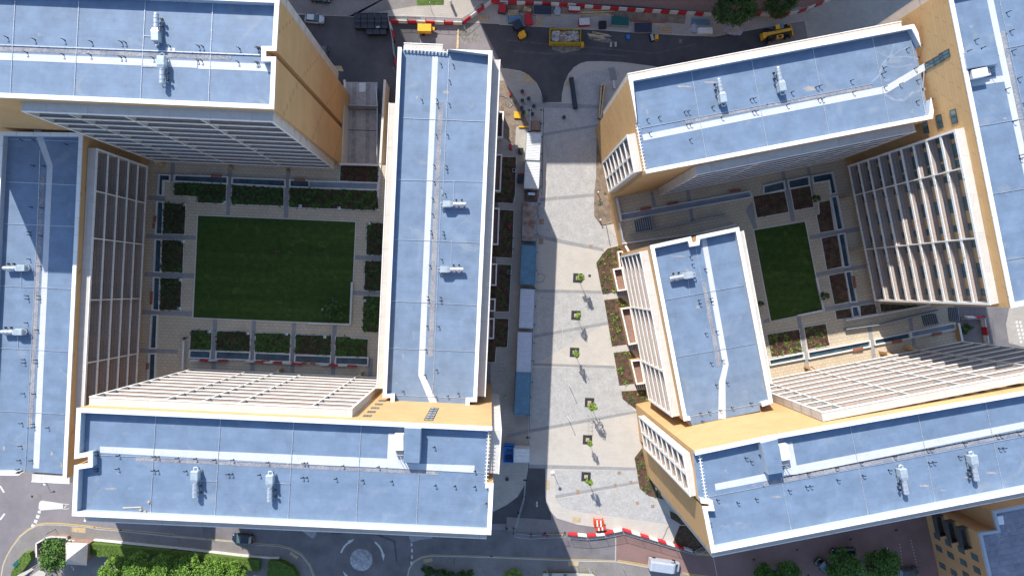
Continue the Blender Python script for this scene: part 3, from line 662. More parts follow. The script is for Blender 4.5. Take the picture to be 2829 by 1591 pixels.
for q in ("c1 1157,265 1118,972","c1 1637,285 1595,995","c2 300,312 258,1022","c2 800,335 762,1045","c2 1228,690 1208,1068","c1 670,548 c2 990,645 1720,685","c1 1500,740 1610,745","c2 160,757 273,766"): cable(r,rf,q)
pipes(r,rf,"c1 735,525 733,550 888,552 1150,560 1180,562 1325,572 1458,575 1600,583 1733,583 728,650 728,668 882,650 1145,663 1175,665 1385,668 1697,690 1725,690 c2 115,603 378,608 402,608 670,627 932,635 52,695 370,715 400,715 617,723 815,735 1030,743 1353,773 1497,778 1345,490 1645,668 1645,782 1730,905")
zz=r['zr']
def overrun(r,txt,h,side,ac,acdir):
    zt=r['zr']+h; mb=MB(); q=PS(txt,zt); mb.prism(q,r['zr'],zt); o=bw(mb,'lift_overrun',M['inner'],r)
    cxy=sum(q,Vector())/4; mb=MB(); mb.prism([cxy+(p-cxy)*0.985 for p in q],zt,zt+.03); o2=bw(mb,'overrun_roof',M['roof'+side],r); o2.parent=o
    return o
overrun(r,"c2 1120,350 1113,607 1230,613 1243,354",1.5,'L',None,None)
# ladder-edged parapet gap rails
def rail(r,txt,n_=12,wd=0.12):
    zz=r['zr']; pts=PS(txt,zz+.5); a,b=pts[0],pts[-1]; mb=MB(); d=(b-a).normalized(); nn=Vector((-d.y,d.x,0))
    mb.beam(a,b,wd,.1)
    for i in range(n_+1):
        p=a.lerp(b,i/n_); mb.beam(p-nn*.25,p+nn*.3,.07,.06)
    bw(mb,'roof_edge_rail',M['white'],r)
rail(r,"c2 1745,375 1725,755",14)
# E block
r,poly,zr,rf=block('e','tall ochre block with blue roof along the right edge of the photo',
  "s 2617,-31.7 2794.7,849.8 3077,793 2899,-89",34.9,'R')
EB=r; bays=(0.22,0.619)
f1=rframe(r,'R',"s 2638.2,357.8","s 2735,842.4",33.0,bays,floors=9); facade_windows(r,f1,bays)
frame(r,'R',"s 2618,-62","s 2895,-118",33.0,(0.5,),floors=9)
roofsheet(r,rf,'walkway',"a4 1655,0 2015,1700 2063,1700 1703,0 1690,-60 1642,-60",M['strip'],0.032)
roofsheet(r,rf,'walkway',"a4 1530,595 1545,645 1800,605 1790,560",M['strip'],0.036)
roofsheet(r,rf,'gutter_strip',"a4 1755,235 1960,1200 1990,1200 1785,232",M['gutter'],0.032)
for q in ("a4 1740,-30 1800,255 1935,870","a4 1800,362 1960,330","a4 1605,937 1960,875","b4 1700,45 1960,0","b4 1790,535 1960,505"): cable(r,rf,q)
pipes(r,rf,"a4 1800,98 1825,235 1840,382 1882,585 1920,770 1565,302 1512,385 1615,362 1578,445 1708,428 1795,665 1848,905 1895,1155 1898,1178",1)
overrun(r,"a4 1488,392 1510,512 1745,475 1735,352",1.3,'R',None,None)
# NE block
r,poly,zr,rf=block('ne','ochre block at the upper right with a pale stain on its blue roof',
  "s 1737,215.5 a3 967,915 1030,1260 1035,1285 a4 1255,878 1262,815 1150,250 1115,183",29.2,'R',openE=(1,5))
NE=r
f1=rframe(r,'R',"a3 1405,1300","a4 1130,978",27.3,(0.29,0.6,0.8),floors=7); facade_windows(r,f1,(0.29,0.6,0.8))
frame(r,'R',"a3 895,548","a4 1020,160",27.3,(0.3,0.6,0.8),floors=7)
f2=rframe(r,'R',"a3 890,1000","a3 945,1280",27.3,(0.55,),floors=7); facade_windows(r,f2,(0.55,),80)
roofsheet(r,rf,'walkway',"a3 1003,1000 1015,1045 a4 0,866 910,693 1205,520 1193,470 905,640 0,818",M['strip'],0.032)
roofsheet(r,rf,'gutter_strip',"a3 1320,893 1325,920 a4 0,803 805,655 800,630 0,778",M['gutter'],0.032)
for q in ("a3 1367,537 1480,1175","a3 1815,455 1932,1085","a4 365,368 485,997","a4 805,280 930,912","a4 1080,250 1195,830","a3 1000,952 1932,775 a4 800,627"): cable(r,rf,q)
pipes(r,rf,"a3 1125,873 1038,890 1315,833 1342,830 1520,798 1803,740 1828,735 1588,872 1332,928 1357,925 1820,832 1845,830 1055,990 1355,1038 a4 205,688 387,650 413,642 645,603 888,508 875,552 1057,368 1150,348 170,783 403,740 430,738 660,688 893,650 1008,628 1118,512 1135,600 1132,755 1230,742",1)
rail(r,"a3 965,930 1025,1265",14)
ST=mat('dried_pond_stain',(.24,.30,.385),.8,.15,2)
for t_,w_ in (("a4 965,330 945,410 880,480 860,560 800,610",.35),("a4 880,500 960,430 1060,420 1150,440",.22),("a4 900,490 1000,500 1100,480",.18),("a4 870,560 900,600 1000,580 1100,560",.2),("a4 900,700 960,740 1040,745 1100,690 1200,660",.4),("a4 920,450 1000,380 1080,350",.18),("a4 1190,530 1180,650 1195,800",.2)):
    pts=[Vector((p.x,p.y,0)) for p in PS(t_,r['zr'])]; zz_=r['zr']
    o=ribbon('pond_stain',pts,w_,zz_+.034,ST,parent=r); o.parent=rf
# inner block
r,poly,zr,rf=block('i','small low ochre block with blue roof between the plaza and the right courtyard',
  "b3 1065,425 c3 1315,298 1362,290 1372,345 c3 1905,235 1895,190 s 2135,1112.5 b3 1720,290 1410,355 1405,400 1375,405 1365,360",23.45,'R',openE=(2,3,4))
IB=r; bays=(0.355,0.727)
f1=rframe(r,'R',"b3 985,470","c3 1225,270",21.55,bays,floors=5); facade_windows(r,f1,bays)
frame(r,'R',"b3 1755,315","b4 65,1449",21.55,(0.25,0.5,0.75),floors=5)
roofsheet(r,rf,'walkway',"b3 1440,372 1603,1315 c3 1572,10 1568,285 1622,280 1620,0 b3 1645,1305 1478,372",M['strip'],0.032)
roofsheet(r,rf,'gutter_strip',"b3 1447,697 1560,1320 1590,1310 1473,697",M['gutter'],0.032)
for q in ("b3 1165,830 1770,718","b3 1250,1253 1870,1145","c3 1380,262 1890,165","b3 1395,410 1560,1320","b3 1340,660 1358,795"): cable(r,rf,q)
pipes(r,rf,"b3 1357,508 1372,565 1420,830 1425,855 1470,1075 1510,1293 1465,600 1508,818 1513,840 1550,1060 1595,1275 c3 1547,30 1627,15 1430,240 1495,232 1577,218 1665,198 1803,165 1445,300",1)
# SE block
r,poly,zr,rf=block('se','tall ochre block with wide blue roof at the lower right, west gable over the plaza',
  "c3 1395,525 1440,905 1500,912 1505,935 1453,935 1520,1275 c4 0,1200 1932,825 s 3110,1303 3060,1040 c4 1932,80 0,418",34.9,'R',openE=(0,))
SE=r; bays=(0.077,0.318,0.5,0.62,0.8)
f1=rframe(r,'R',"c4 430,235","s 3047.7,987",33.0,bays,floors=9); facade_windows(r,f1,bays)
frame(r,'R',"c3 1525,1305","s 3100,1318",33.0,(0.2,0.4,0.6,0.8),floors=9)
f2=rframe(r,'R',"w8 490,455","w8 550,800",33.0,(0.5,),floors=9); facade_windows(r,f2,(0.5,),80)
roofsheet(r,rf,'walkway',"c4 180,460 150,700 262,692 1932,352 1932,303 245,628 213,455",M['strip'],0.032)
roofsheet(r,rf,'walkway',"c3 1540,765 1548,812 c4 0,745 38,738 35,684",M['strip'],0.036)
roofsheet(r,rf,'gutter_strip',"c4 0,752 160,718 1932,372 1932,398 0,780",M['gutter'],0.034)
for q in ("c4 130,720 205,1108","c4 640,330 775,998","c4 1140,232 1270,898","c4 1637,137 1775,800","c3 1495,860 c4 0,782 c4 1932,410"): cable(r,rf,q)
cable(r,rf,"c4 150,712 1932,367",0.08,0.12,M['black'],'cable_tray')
pipes(r,rf,"c3 1765,570 1805,595 1870,550 1555,880 1705,900 1842,872 1497,1052 c4 322,683 530,643 713,603 963,558 1205,507 1232,505 1480,460 1722,405 1750,400 1882,378 183,810 312,783 343,778 543,733 733,700 925,660 1222,605 1253,600 1443,560 1742,500 1772,497",1)
overrun(r,"c3 1888,462 c4 38,698 148,680 105,432",1.6,'R',None,None)
rail(r,"c3 1428,555 1482,900",14)
# link strips of windows on the blank walls
def wallstrip(r,A,B,quad,n_,horiz=1,m='glassl'):
    """quad: photo points top-left, top-right, bottom-right, bottom-left of a strip of windows on the wall A-B"""
    q=[wallpt(p,A,B) for p in S(quad)]
    d=(B-A); d.z=0; d.normalize(); nn=Vector((-d.y,d.x,0)); ctr=Vector((r.location.x,r.location.y,0))
    if nn.dot(ctr-A)>0: nn=-nn
    xs=[(p-A).dot(d) for p in q]; x0=min(xs); x1=max(xs)
    zt=(q[0].z+q[1].z)/2; zb=(q[2].z+q[3].z)/2
    if zt<zb: zt,zb=zb,zt
    hh=(zt-zb)/n_
    for i in range(n_):
        c=A+d*((x0+x1)/2)+nn*0.05; c.z=zb+hh*i+0.04
        win(r,c,d,nn,max(0.5,x1-x0),hh-0.08,2,m)
wa=P(S("c2 0,265")[0],37.8); wb_=P(S("c2 1768,343")[0],37.8); wa.z=wb_.z=0
def xwin(r,A,B,txt,w_,h_,m='glassl',panes=2):
    d=(B-A); d.z=0; d.normalize(); nn=Vector((-d.y,d.x,0))
    if nn.dot(Vector((r.location.x,r.location.y,0))-A)>0: nn=-nn
    for p in S(txt):
        c=wallpt(p,A,B)+nn*0.05; c.z-=h_/2; win(r,c,d,nn,w_,h_,panes,m)
xwin(SB,wa,wb_,"c2 1300,290 1309,273 1318,257 1327,240 1335,224 1343,209",1.25,1.15)
xwin(SB,wa,wb_,"c2 845,263 875,234 902,205 930,177 955,151",1.1,1.0)
ea=P(S("s 2623.3,0")[0],34.9); eb=P(S("s 2794.7,849.8")[0],34.9); ea.z=eb.z=0
xwin(EB,ea,eb,"a4 1238,478 1300,443 1345,410",1.1,2.0,'glass')
xwin(EB,ea,eb,"a4 1205,942 1308,902 1415,865",2.0,1.1,'glass')
sa=P(S("c3 1395,525")[0],34.9); sb_=P(S("c4 1932,80")[0],34.9); sa.z=sb_.z=0
xwin(SE,sa,sb_,"c3 1615,298 1645,318 1680,340 1712,360 1745,380 1783,400",1.25,1.2)
xwin(SE,sa,sb_,"c4 100,215 165,245 235,273 308,305",1.5,0.9)
# neighbour brick building
zB=13.8; poly=PS("c4 1603,1130 1675,1449 s 2790,1850 3300,1740 3160,1270 c4 1932,925 c4 1705,970 1738,1110",zB)
for p in poly: p.z=0
cx=sum(p.x for p in poly)/len(poly); cy=sum(p.y for p in poly)/len(poly)
NB=empty('brick_apartment_block',(cx,cy,0),0,'orange brick block with weathered grey flat roof, lower right corner','apartment building')
mb=MB(); mb.prism(poly,-.4,zB-.5); bw(mb,'wall',M['brick'],NB)
bw(ring(poly,(),-.02,.45,zB-.5,zB),'parapet',M['inner'],NB)
mb=MB(); mb.prism(inset(poly,[.45]*len(poly)),zB-.5,zB-.47); bw(mb,'roof',M['oldroof'],NB)
mb=MB(); mb.prism(PS("c4 1735,1010 1780,1003 1790,1065 1745,1072",zB),zB-.46,zB-.1); bw(mb,'skylight',M['acwhite'],NB)
ba,bb=poly[0],poly[1]
xwin(NB,ba,bb,"c4 1288,1153 1372,1203 1468,1253 1568,1307 1303,1243 1390,1293 1485,1348 1330,1372 1585,1403 1415,1423 1505,1440",1.1,1.5,'glass')
d=(bb-ba).normalized(); nn=Vector((-d.y,d.x,0)); 
if nn.dot(Vector((cx,cy,0))-ba)>0: nn=-nn
for i in range(3):
    z=4.2+i*2.9; p=ba+d*1.9
    mb=MB(); Mx=Matrix.Translation(Vector((p.x,p.y,z)))@Matrix.Rotation(math.atan2(d.y,d.x),4,'Z'); s_=-1 if (Matrix.Rotation(math.atan2(d.y,d.x),4,'Z')@Vector((0,-1,0))).dot(nn)>0 else 1
    mb.box(-1.9,1.9,min(s_*1.5,0),max(s_*1.5,0),0,.15,Mx); mb.box(-1.9,1.9,min(s_*1.42,s_*1.5),max(s_*1.42,s_*1.5),.15,1.2,Mx); mb.box(-1.9,-1.82,min(s_*1.4,0),max(s_*1.4,0),.15,1.2,Mx); mb.box(1.82,1.9,min(s_*1.4,0),max(s_*1.4,0),.15,1.2,Mx)
    bw(mb,'balcony',M['frame'],NB)
# buildings just outside the top of the photo, whose shade lies over the northern road
for (nm,lab,x0,x1,y0,y1,h) in (('northern_building','brick building beyond the top edge of the photo, east of the gap',-9.6,75,69.2,84,36),
    ('northern_building','brick building beyond the top edge of the photo, west of the gap',-85,-35.2,76,92,40)):
    rr=empty(nm,((x0+x1)/2,(y0+y1)/2,0),0,lab,'building')
    mb=MB(); mb.box(x0,x1,y0,y1,-.4,h-.6); bw(mb,'wall',M['brickr'],rr)
    mb=MB(); mb.box(x0-.2,x1+.2,y0-.2,y1+.2,h-.6,h); bw(mb,'roof',M['roofL'],rr)
    for i in range(int((x1-x0)/6)):
        for k in range(0,10,3):
            c=Vector((x0+3+i*6,y0-.05,1.0+k*3.2)); win(rr,c,Vector((1,0,0)),Vector((0,1,0)),1.6,1.5,2)

STAIN=mat('buff_silt_stain',(.34,.30,.25),.9,.25,1.2,col2=(.22,.24,.28))
PALE=mat('pale_scuff',(.205,.265,.355),.8,.15,2)
def stains(r,rf_name,items):
    rf_=[c for c in r.children if c.name.startswith('roof')][0]
    rnd=random.Random(9)
    for k_,(t,rx,ry,mm) in enumerate(items):
        for c in PS(t,r['zr']):
            pts=[]; n=14
            for i in range(n):
                a=2*math.pi*i/n; q=rnd.uniform(.55,1.1); pts.append((c.x+rx*q*math.cos(a),c.y+ry*q*math.sin(a)))
            zz=r['zr']+.0335+.0003*k_; mb=MB(); mb.add([(p[0],p[1],zz) for p in pts],[tuple(range(n))])
            o=bw(mb,'roof_stain',mm,r); o.parent=rf_
stains(MBK,0,[("a2 1430,685",.7,.35,STAIN),("a2 1345,700",.35,.7,PALE),("a2 1213,725",.2,.4,STAIN),("b2 1350,250 1340,520 1330,690",.35,1.6,STAIN),("b2 1320,800 1315,860",.6,.7,STAIN),("b2 1160,300 1580,210 1190,1090 1110,1250",.3,.9,PALE),("c2 1060,20",.4,.2,PALE)])
stains(NW,0,[("a1 520,385 930,405 1370,415",.9,.25,STAIN),("a1 300,260 840,150 1300,640",.6,.3,PALE),("a2 90,150 90,725",.3,.2,PALE)])
stains(NE,0,[("a3 1510,612 1315,643",1.3,.18,STAIN),("a3 1000,790 1040,830",.2,.5,STAIN),("a4 340,660",1.0,.5,STAIN),("a4 230,1010 390,975",.8,.15,PALE),("a4 1110,830",.5,.4,PALE)])
stains(EB,0,[("a4 1540,200 1820,190",.5,.3,PALE),("a4 1790,880",.3,.2,STAIN),("b4 1890,700 1800,420",.4,.6,PALE)])
stains(SE,0,[("c4 1190,778 1690,682 105,860",.9,.18,STAIN),("c4 1330,812 1500,715",.5,.12,STAIN),("c3 1610,675 1835,770",.7,.4,PALE),("c3 1740,1055 1610,1080",1.6,.25,PALE),("c4 1020,570",.7,.2,STAIN)])
stains(IB,0,[("b3 1270,505",1.6,.12,STAIN),("b3 1340,610 1420,880",.35,.3,STAIN),("b3 1215,700 1490,940 1545,1130",.25,.7,PALE)])
stains(SB,0,[("c1 820,800",1.0,.2,STAIN),("c1 975,798 870,690",.5,.3,PALE),("c2 1430,440 1610,970",.6,.3,PALE),("c1 1400,985 1700,1000",1.2,.1,PALE),("c2 600,1030 1200,1060 1600,1075",1.2,.1,PALE)])
stains(WB,0,[("b1 275,790",.4,.7,STAIN),("b1 250,1290",.35,1.0,STAIN),("c1 385,540 455,625 30,500",.2,.5,STAIN)])

# walls last: the wall behind each balcony frame is set back a little between the ends of the frame
def finish_walls():
    for nm,(r,poly,zr,rg,side) in WALLS.items():
        N=NOTCH.get(nm,[]); mb=MB()
        if not N: mb.prism(poly,-.5,zr)
        else:
            zc=N[0][3]; out=[]; n=len(poly)
            for i in range(n):
                a,b=poly[i],poly[(i+1)%n]; e=(b-a); L_=e.length; e.normalize(); out.append(a)
                for (p,q,nn,_,rec) in N:
                    mid=(p+q)/2
                    if L_<4 or abs(nn.dot(e))>.1 or abs((mid-a).dot(Vector((-e.y,e.x,0))))>.35: continue
                    t0,t1=sorted(((p-a).dot(e),(q-a).dot(e))); t0=max(t0+.3,.3); t1=min(t1-.3,L_-.3)
                    if t1-t0<2: continue
                    inn=nn*rec; out+=[a+e*t0,a+e*t0+inn,a+e*t1+inn,a+e*t1]
            mb.prism(poly,-.5,Z0-.28); mb.prism(out,Z0-.28,zc-.31); mb.prism(poly,zc-.31,zr)
        mb.add(rg.v,rg.f); bw(mb,'wall',M['clad'+side],r)
finish_walls()
# ---------------- planting ----------------
def leaves(n,rad,size,seed,lumps=0,flat=0.6,lumpr=0.35):
    """n leaf quads spread through a lumpy ellipsoid of radii rad"""
    rnd=random.Random(seed); mb=MB(); rx,ry,rz=rad
    cs=[]
    for i in range(lumps):
        th=rnd.uniform(0,2*math.pi); ph=math.acos(rnd.uniform(-0.35,1)); q=rnd.uniform(0.45,0.85)
        cs.append(Vector((rx*q*math.sin(ph)*math.cos(th),ry*q*math.sin(ph)*math.sin(th),rz*q*math.cos(ph))))
    for i in range(n):
        if cs:
            c=rnd.choice(cs); v=Vector((rnd.gauss(0,1),rnd.gauss(0,1),rnd.gauss(0,1))).normalized()*(rnd.random()**0.45)
            p=c+Vector((v.x*rx,v.y*ry,v.z*rz))*lumpr
        else:
            v=Vector((rnd.gauss(0,1),rnd.gauss(0,1),rnd.gauss(0,1))).normalized()*(rnd.random()**0.35); p=Vector((v.x*rx,v.y*ry,v.z*rz))
        nn=Vector((rnd.gauss(0,1),rnd.gauss(0,1),rnd.gauss(0,1)+flat*2)).normalized()
        a=nn.orthogonal().normalized(); a=Matrix.Rotation(rnd.uniform(0,6.28),3,nn)@a; b=nn.cross(a)
        s1=size*rnd.uniform(0.6,1.3); s2=s1*rnd.uniform(0.5,0.9)
        mb.add([p-a*s1-b*s2*0.4,p-b*s2,p+a*s1,p+b*s2],[(0,1,2,3)])
    return mb
TREES={}
def tree(loc,rad,h,kind,label,group=None,cat='tree',n=2600,size=0.17,lumps=26,m='leafm',seed=1,trunk=0.16,rz=0.0,name='broadleaf_tree',sc_=1.0,lumpr=0.3):
    """trunk with limbs and a crown of leaf clumps"""
    key=(kind,)
    if key not in TREES:
        r=empty(name)
        rnd=random.Random(seed); mb=MB(); hb=h-rad[2]
        mb.tube([(0,0,-0.1),(0.03,0.02,hb*0.6),(0,0,h*0.8)],[trunk,trunk*0.8,trunk*0.25],7)
        for i in range(9):
            a=i*2.4; q=rnd.uniform(.5,.8); z=hb*0.6+rnd.uniform(0,.35)*h*0.5
            mb.tube([(0,0,z),(math.cos(a)*rad[0]*q*.5,math.sin(a)*rad[1]*q*.5,z+rad[2]*.35),(math.cos(a)*rad[0]*q,math.sin(a)*rad[1]*q,z+rad[2]*.6)],[trunk*.4,trunk*.25,trunk*.08],5)
        t=mb.build('trunk',M['bark'],r)
        c=leaves(n,rad,size,seed,lumps,lumpr=lumpr).build('crown',M[m],r); c.location=(0,0,hb+rad[2]*0.1 if hb>0 else rad[2])
        TREES[key]=r; o=r
    else: o=copy_tree(TREES[key])
    place(o,loc,rz,label,group,(sc_,)*3); o['category']=cat
    return o
def bed(txt,label,z=0.0,n=500,size=0.13,hgt=0.45,m='leafd',soil='soil',group='planting beds',extra=None,seed=0,kerb=True,cat='planting bed',density=None,sparse=False):
    pts=PS(txt,z); k=len(pts); c=sum(pts,Vector())/k
    r=empty('planting_bed',(c.x,c.y,z),0,label,cat,group)
    ar=sum(pts[i].x*pts[(i+1)%k].y-pts[(i+1)%k].x*pts[i].y for i in range(k))
    if ar<0: pts=pts[::-1]
    mb=MB(); mb.prism(pts,z-0.1,z+0.09); bw(mb,'soil',M[soil],r)
    if kerb:
        rg=ring([Vector((p.x,p.y,0)) for p in pts],(),-0.10,0.0,z-0.1,z+0.15); bw(rg,'kerb',M['curb'],r)
    rnd=random.Random(seed+11); xs=[p.x for p in pts]; ys=[p.y for p in pts]
    def inside(x,y):
        q=False
        for i in range(k):
            a,b=pts[i],pts[i-1]
            if (a.y>y)!=(b.y>y) and x<(b.x-a.x)*(y-a.y)/(b.y-a.y)+a.x: q=not q
        return q
    area=abs(ar)/2; clumps=int(area*(density or 2.2))
    mats=[m]+(extra or [])
    for mi,mm in enumerate(mats):
        mb=MB()
        for i in range(max(3,clumps//len(mats))):
            for _ in range(20):
                x=rnd.uniform(min(xs),max(xs)); y=rnd.uniform(min(ys),max(ys))
                if inside(x,y): break
            else: continue
            rr=rnd.uniform(0.22,0.42); hh=rnd.uniform(0.5,1.0)*hgt
            for j in range(9 if sparse else 14):
                a=rnd.uniform(0,6.28); q=rr*rnd.random()**0.5; zz=z+0.1+hh*rnd.random()
                p=Vector((x+q*math.cos(a),y+q*math.sin(a),zz))
                if not inside(p.x,p.y) and rnd.random()<0.8: continue
                nn=Vector((rnd.gauss(0,.6),rnd.gauss(0,.6),1)).normalized(); u=nn.orthogonal().normalized(); u=Matrix.Rotation(rnd.uniform(0,6.28),3,nn)@u; v=nn.cross(u); s=size*rnd.uniform(.6,1.3)
                mb.add([p-u*s,p-v*s*.6,p+u*s,p+v*s*.6],[(0,1,2,3)])
        if mb.v: tag(bw(mb,'shrubs' if mi==0 else 'flowering_plants',M[mm],r),kind='stuff')
    return r
M['leafp']=mat('purple_leaves',(0.16,0.035,0.05),0.8,0.2,2)
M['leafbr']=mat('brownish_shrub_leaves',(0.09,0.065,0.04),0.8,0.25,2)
D=dict(z=ZC,density=6.5,size=.16,hgt=.6)
NBD=[("q6 1140,425 1712,440 1710,655 1398,645 1398,575 1140,562","dense green bed with a stepped corner, north-west corner of the left courtyard",[]),
 ("q6 1782,450 s 784,521 784,569 q6 1770,662","dense green bed in the middle of the row north of the large lawn",[]),
 ("q8 95,360 1185,400 1210,640 85,600","longest dense green bed, east end of the row north of the large lawn",['leafm','leafbr']),
 ("q8 730,75 1200,88 1195,290 722,270","dark bed with a purple shrub under the tower's gable, beside the ramp",['leafp','leafbr']),
 ("b1 1215,112 1378,118 1370,342 1208,338","topmost of the three beds between large lawn and left block",['leafbr']),
 ("b1 1203,383 1362,390 1355,625 1195,620","middle one of the three beds between large lawn and left block",['leafbr']),
 ("b1 1192,665 1348,672 1340,905 1183,900","lowest of the three beds between large lawn and left block",['leafbr']),
 ("b2 845,258 968,262 965,498 838,493","topmost of the three beds between large lawn and the long middle block",['leafbr']),
 ("b2 830,538 955,542 948,762 824,757","middle one of the three beds between large lawn and the long middle block",['leafbr']),
 ("b2 818,798 945,802 928,1068 812,1062","lowest of the three beds between large lawn and the long middle block",['leafm']),
 ("b1 1418,1050 1572,1052 1566,1195 1410,1190","first and narrowest bed from the left in the row south of the large lawn",['leafm']),
 ("b1 1612,1058 1858,1065 1850,1208 1605,1200","second bed from the left in the row south of the large lawn",['leafbr']),
 ("b2 20,1072 276,1078 270,1220 12,1212","third bed from the left in the row south of the large lawn",['leafm']),
 ("b2 316,1085 578,1093 572,1235 310,1225","fourth bed from the left in the row south of the large lawn",['leafbr']),
 ("b2 612,1098 722,1102 722,1113 850,1120 845,1248 608,1240","last bed at the right of the row south of the large lawn, with notched corner",['leafm'])]
for i,(t,l,e) in enumerate(NBD): bed(t,l,extra=e,seed=i,**D)
D=dict(z=ZC,density=0.7,m='leafbr',hgt=.3)
RB=[("s 2080,543 2166.8,529 2178,586 2091,602","dark mulched bed above the small lawn, left one of two"),
 ("s 2183,524 2237,514 2247,572 2194,581.5","dark mulched bed above the small lawn, right one of two"),
 ("b4 410,105 490,92 522,312 418,330 392,200 415,190","L-notched dark bed at the upper right of the small lawn"),
 ("b4 428,372 545,348 580,580 470,605","second dark bed down the right side of the small lawn"),
 ("b4 483,648 600,625 633,840 525,862","third dark bed down the right side of the small lawn, with reddish plants"),
 ("b4 530,908 640,890 655,955 540,972","smallest square dark bed at the lower right of the small lawn"),
 ("b4 715,870 825,855 838,925 720,945","dark bed beneath the corner of the right block's balconies"),]
for i,(t,l) in enumerate(RB): bed(t,l,seed=30+i,extra=['leafd'],**D)
for i,(t,l) in enumerate((("b4 25,1085 262,1045 285,1215 58,1250","half sunlit leafy bed below the small lawn, left one of two"),("b4 300,1030 460,1005 487,1165 328,1195","half sunlit leafy bed below the small lawn, right one of two"))):
    bed(t,l,seed=40+i,z=ZC,density=4.5,m='leafy',extra=['leafp','leafg'],hgt=.35,size=.11)
bed("b4 860,855 1200,870 870,915","narrow green wedge bed along the foot of the right block",z=ZC,seed=44,density=2.5,m='leafm')
# beds east of the middle block (in shade)
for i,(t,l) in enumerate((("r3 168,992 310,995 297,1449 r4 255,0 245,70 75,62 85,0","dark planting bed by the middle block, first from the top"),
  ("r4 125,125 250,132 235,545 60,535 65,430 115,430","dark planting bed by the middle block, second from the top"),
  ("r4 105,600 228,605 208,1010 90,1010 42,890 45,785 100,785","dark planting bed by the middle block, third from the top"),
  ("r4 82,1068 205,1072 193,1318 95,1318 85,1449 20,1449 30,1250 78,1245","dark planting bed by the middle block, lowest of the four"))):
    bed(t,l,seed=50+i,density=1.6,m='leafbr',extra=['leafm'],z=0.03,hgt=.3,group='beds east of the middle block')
# beds west of the inner block (sunlit mulch)
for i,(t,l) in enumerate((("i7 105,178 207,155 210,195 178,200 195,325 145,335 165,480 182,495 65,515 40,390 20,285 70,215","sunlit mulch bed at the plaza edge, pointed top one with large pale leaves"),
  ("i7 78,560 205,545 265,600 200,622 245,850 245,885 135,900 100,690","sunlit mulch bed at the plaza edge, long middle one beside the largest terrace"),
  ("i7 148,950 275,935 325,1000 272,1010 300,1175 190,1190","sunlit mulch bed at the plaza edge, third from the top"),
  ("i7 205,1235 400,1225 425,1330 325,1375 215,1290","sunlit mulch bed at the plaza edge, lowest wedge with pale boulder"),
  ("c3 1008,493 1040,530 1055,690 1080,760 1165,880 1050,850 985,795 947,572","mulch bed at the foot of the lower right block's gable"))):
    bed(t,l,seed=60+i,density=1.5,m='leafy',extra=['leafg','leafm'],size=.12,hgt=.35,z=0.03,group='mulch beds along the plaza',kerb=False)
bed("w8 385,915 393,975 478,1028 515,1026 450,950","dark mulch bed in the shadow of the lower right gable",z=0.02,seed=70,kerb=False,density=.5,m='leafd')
bed("w8 465,1037 410,1175 480,1210 570,1243 700,1235 530,1037","large dark mulch bed at the southern tip of the plaza",z=0.02,seed=71,kerb=False,density=.5,m='leafd')
bed("b3 668,0 735,0 760,40 800,255 705,275 655,205","bare sandy bed at the plaza edge with two lamps",z=0.05,seed=72,soil='earth',kerb=False,density=.05)
# young plaza trees: grate, stem, sparse crown
def young_tree(px,py,gx,gy,s_,rot,lab):
    g=P((gx,gy),0.03); 
    gr=empty('tree_grate',(g.x,g.y,0.03),AL,'black square grate around the '+lab+' young plaza tree','tree grate','tree grates on the plaza')
    mb=MB()
    for (x0,x1,y0,y1) in ((-.9,.9,-.9,-.35),(-.9,.9,.35,.9),(-.9,-.35,-.35,.35),(.35,.9,-.35,.35)): mb.box(x0,x1,y0,y1,0,.03)
    mb.build('grate_plate',M['grate'],gr)
    mb=MB(); secs=[[(r_*math.cos(k*math.pi/8),r_*math.sin(k*math.pi/8),z_) for k in range(16)] for r_,z_ in ((.34,.0),(.32,.035),(.05,.04))]
    mb.loft(secs); mb.build('sandy_surround',M['buff'],gr)
    return tree((g.x,g.y,0.03),(0.85,0.85,1.9),5.0,'young',lab.capitalize()+' young plaza tree counted from the top, in its square grate','young trees on the plaza',n=400,size=0.12,lumps=30,m='leafy',seed=5,trunk=0.05,rz=rot,name='young_tree',sc_=s_,lumpr=.22)
for i,(gx,gy,lab) in enumerate(((1596,768,'first'),(1591,871,'second'),(1587,973,'third'),(1628.5,1111.5,'fourth'),(1623,1214,'fifth'),(1619,1316,'sixth'))):
    young_tree(0,0,gx,gy,(1.05,.85,.95,1.15,.8,1.0)[i],i*1.3,lab)
# large trees
def gp(txt,z=0): return P(S(txt)[0],z)
def big(txt,z,rad,h,kind,label,**k):
    """z: height at which the photo point (crown centre) sits"""
    p=gp(txt,z); p.z=0; return tree(p,rad,h,kind,label,**k)
big("a3 1690,70",5,(3.9,3.9,3.2),8,'darkbig','large dark green tree over the barriers at the top centre-right',n=5200,size=.2,lumps=40,m='leafd',seed=21,trunk=.25,group=None)
big("r2 2170,-20",5,(3.6,3.2,2.8),7,'darkbig','dark tree cut by the top edge, right of the large dark tree',rz=1.2,sc_=.85)
big("s 152,1532",3,(3.3,3.3,2.3),5,'leafy1','round green tree left of the pyramid roof at the lower left',n=5200,size=.17,lumps=44,m='leafm',seed=31,trunk=.2)
for i,(x,y,s_) in enumerate(((312,1580,1),(380,1573,1.02),(450,1574,.98),(520,1578,1.05),(590,1580,1),(640,1592,.9),(420,1600,.9))):
    labs=['first','second','third','fourth','fifth','sixth','lowest']
    big(f"s {x},{y}",4,(2.9,2.9,2.2),5.4,'bright','Bright green street tree, %s from the left in the row at the bottom'%labs[i] if i<6 else 'Bright green street tree in front of the row, cut by the bottom edge',n=5000,size=.16,lumps=46,m='leafb',seed=33,trunk=.2,group='bright trees along the bottom edge',rz=i*.9,sc_=s_)
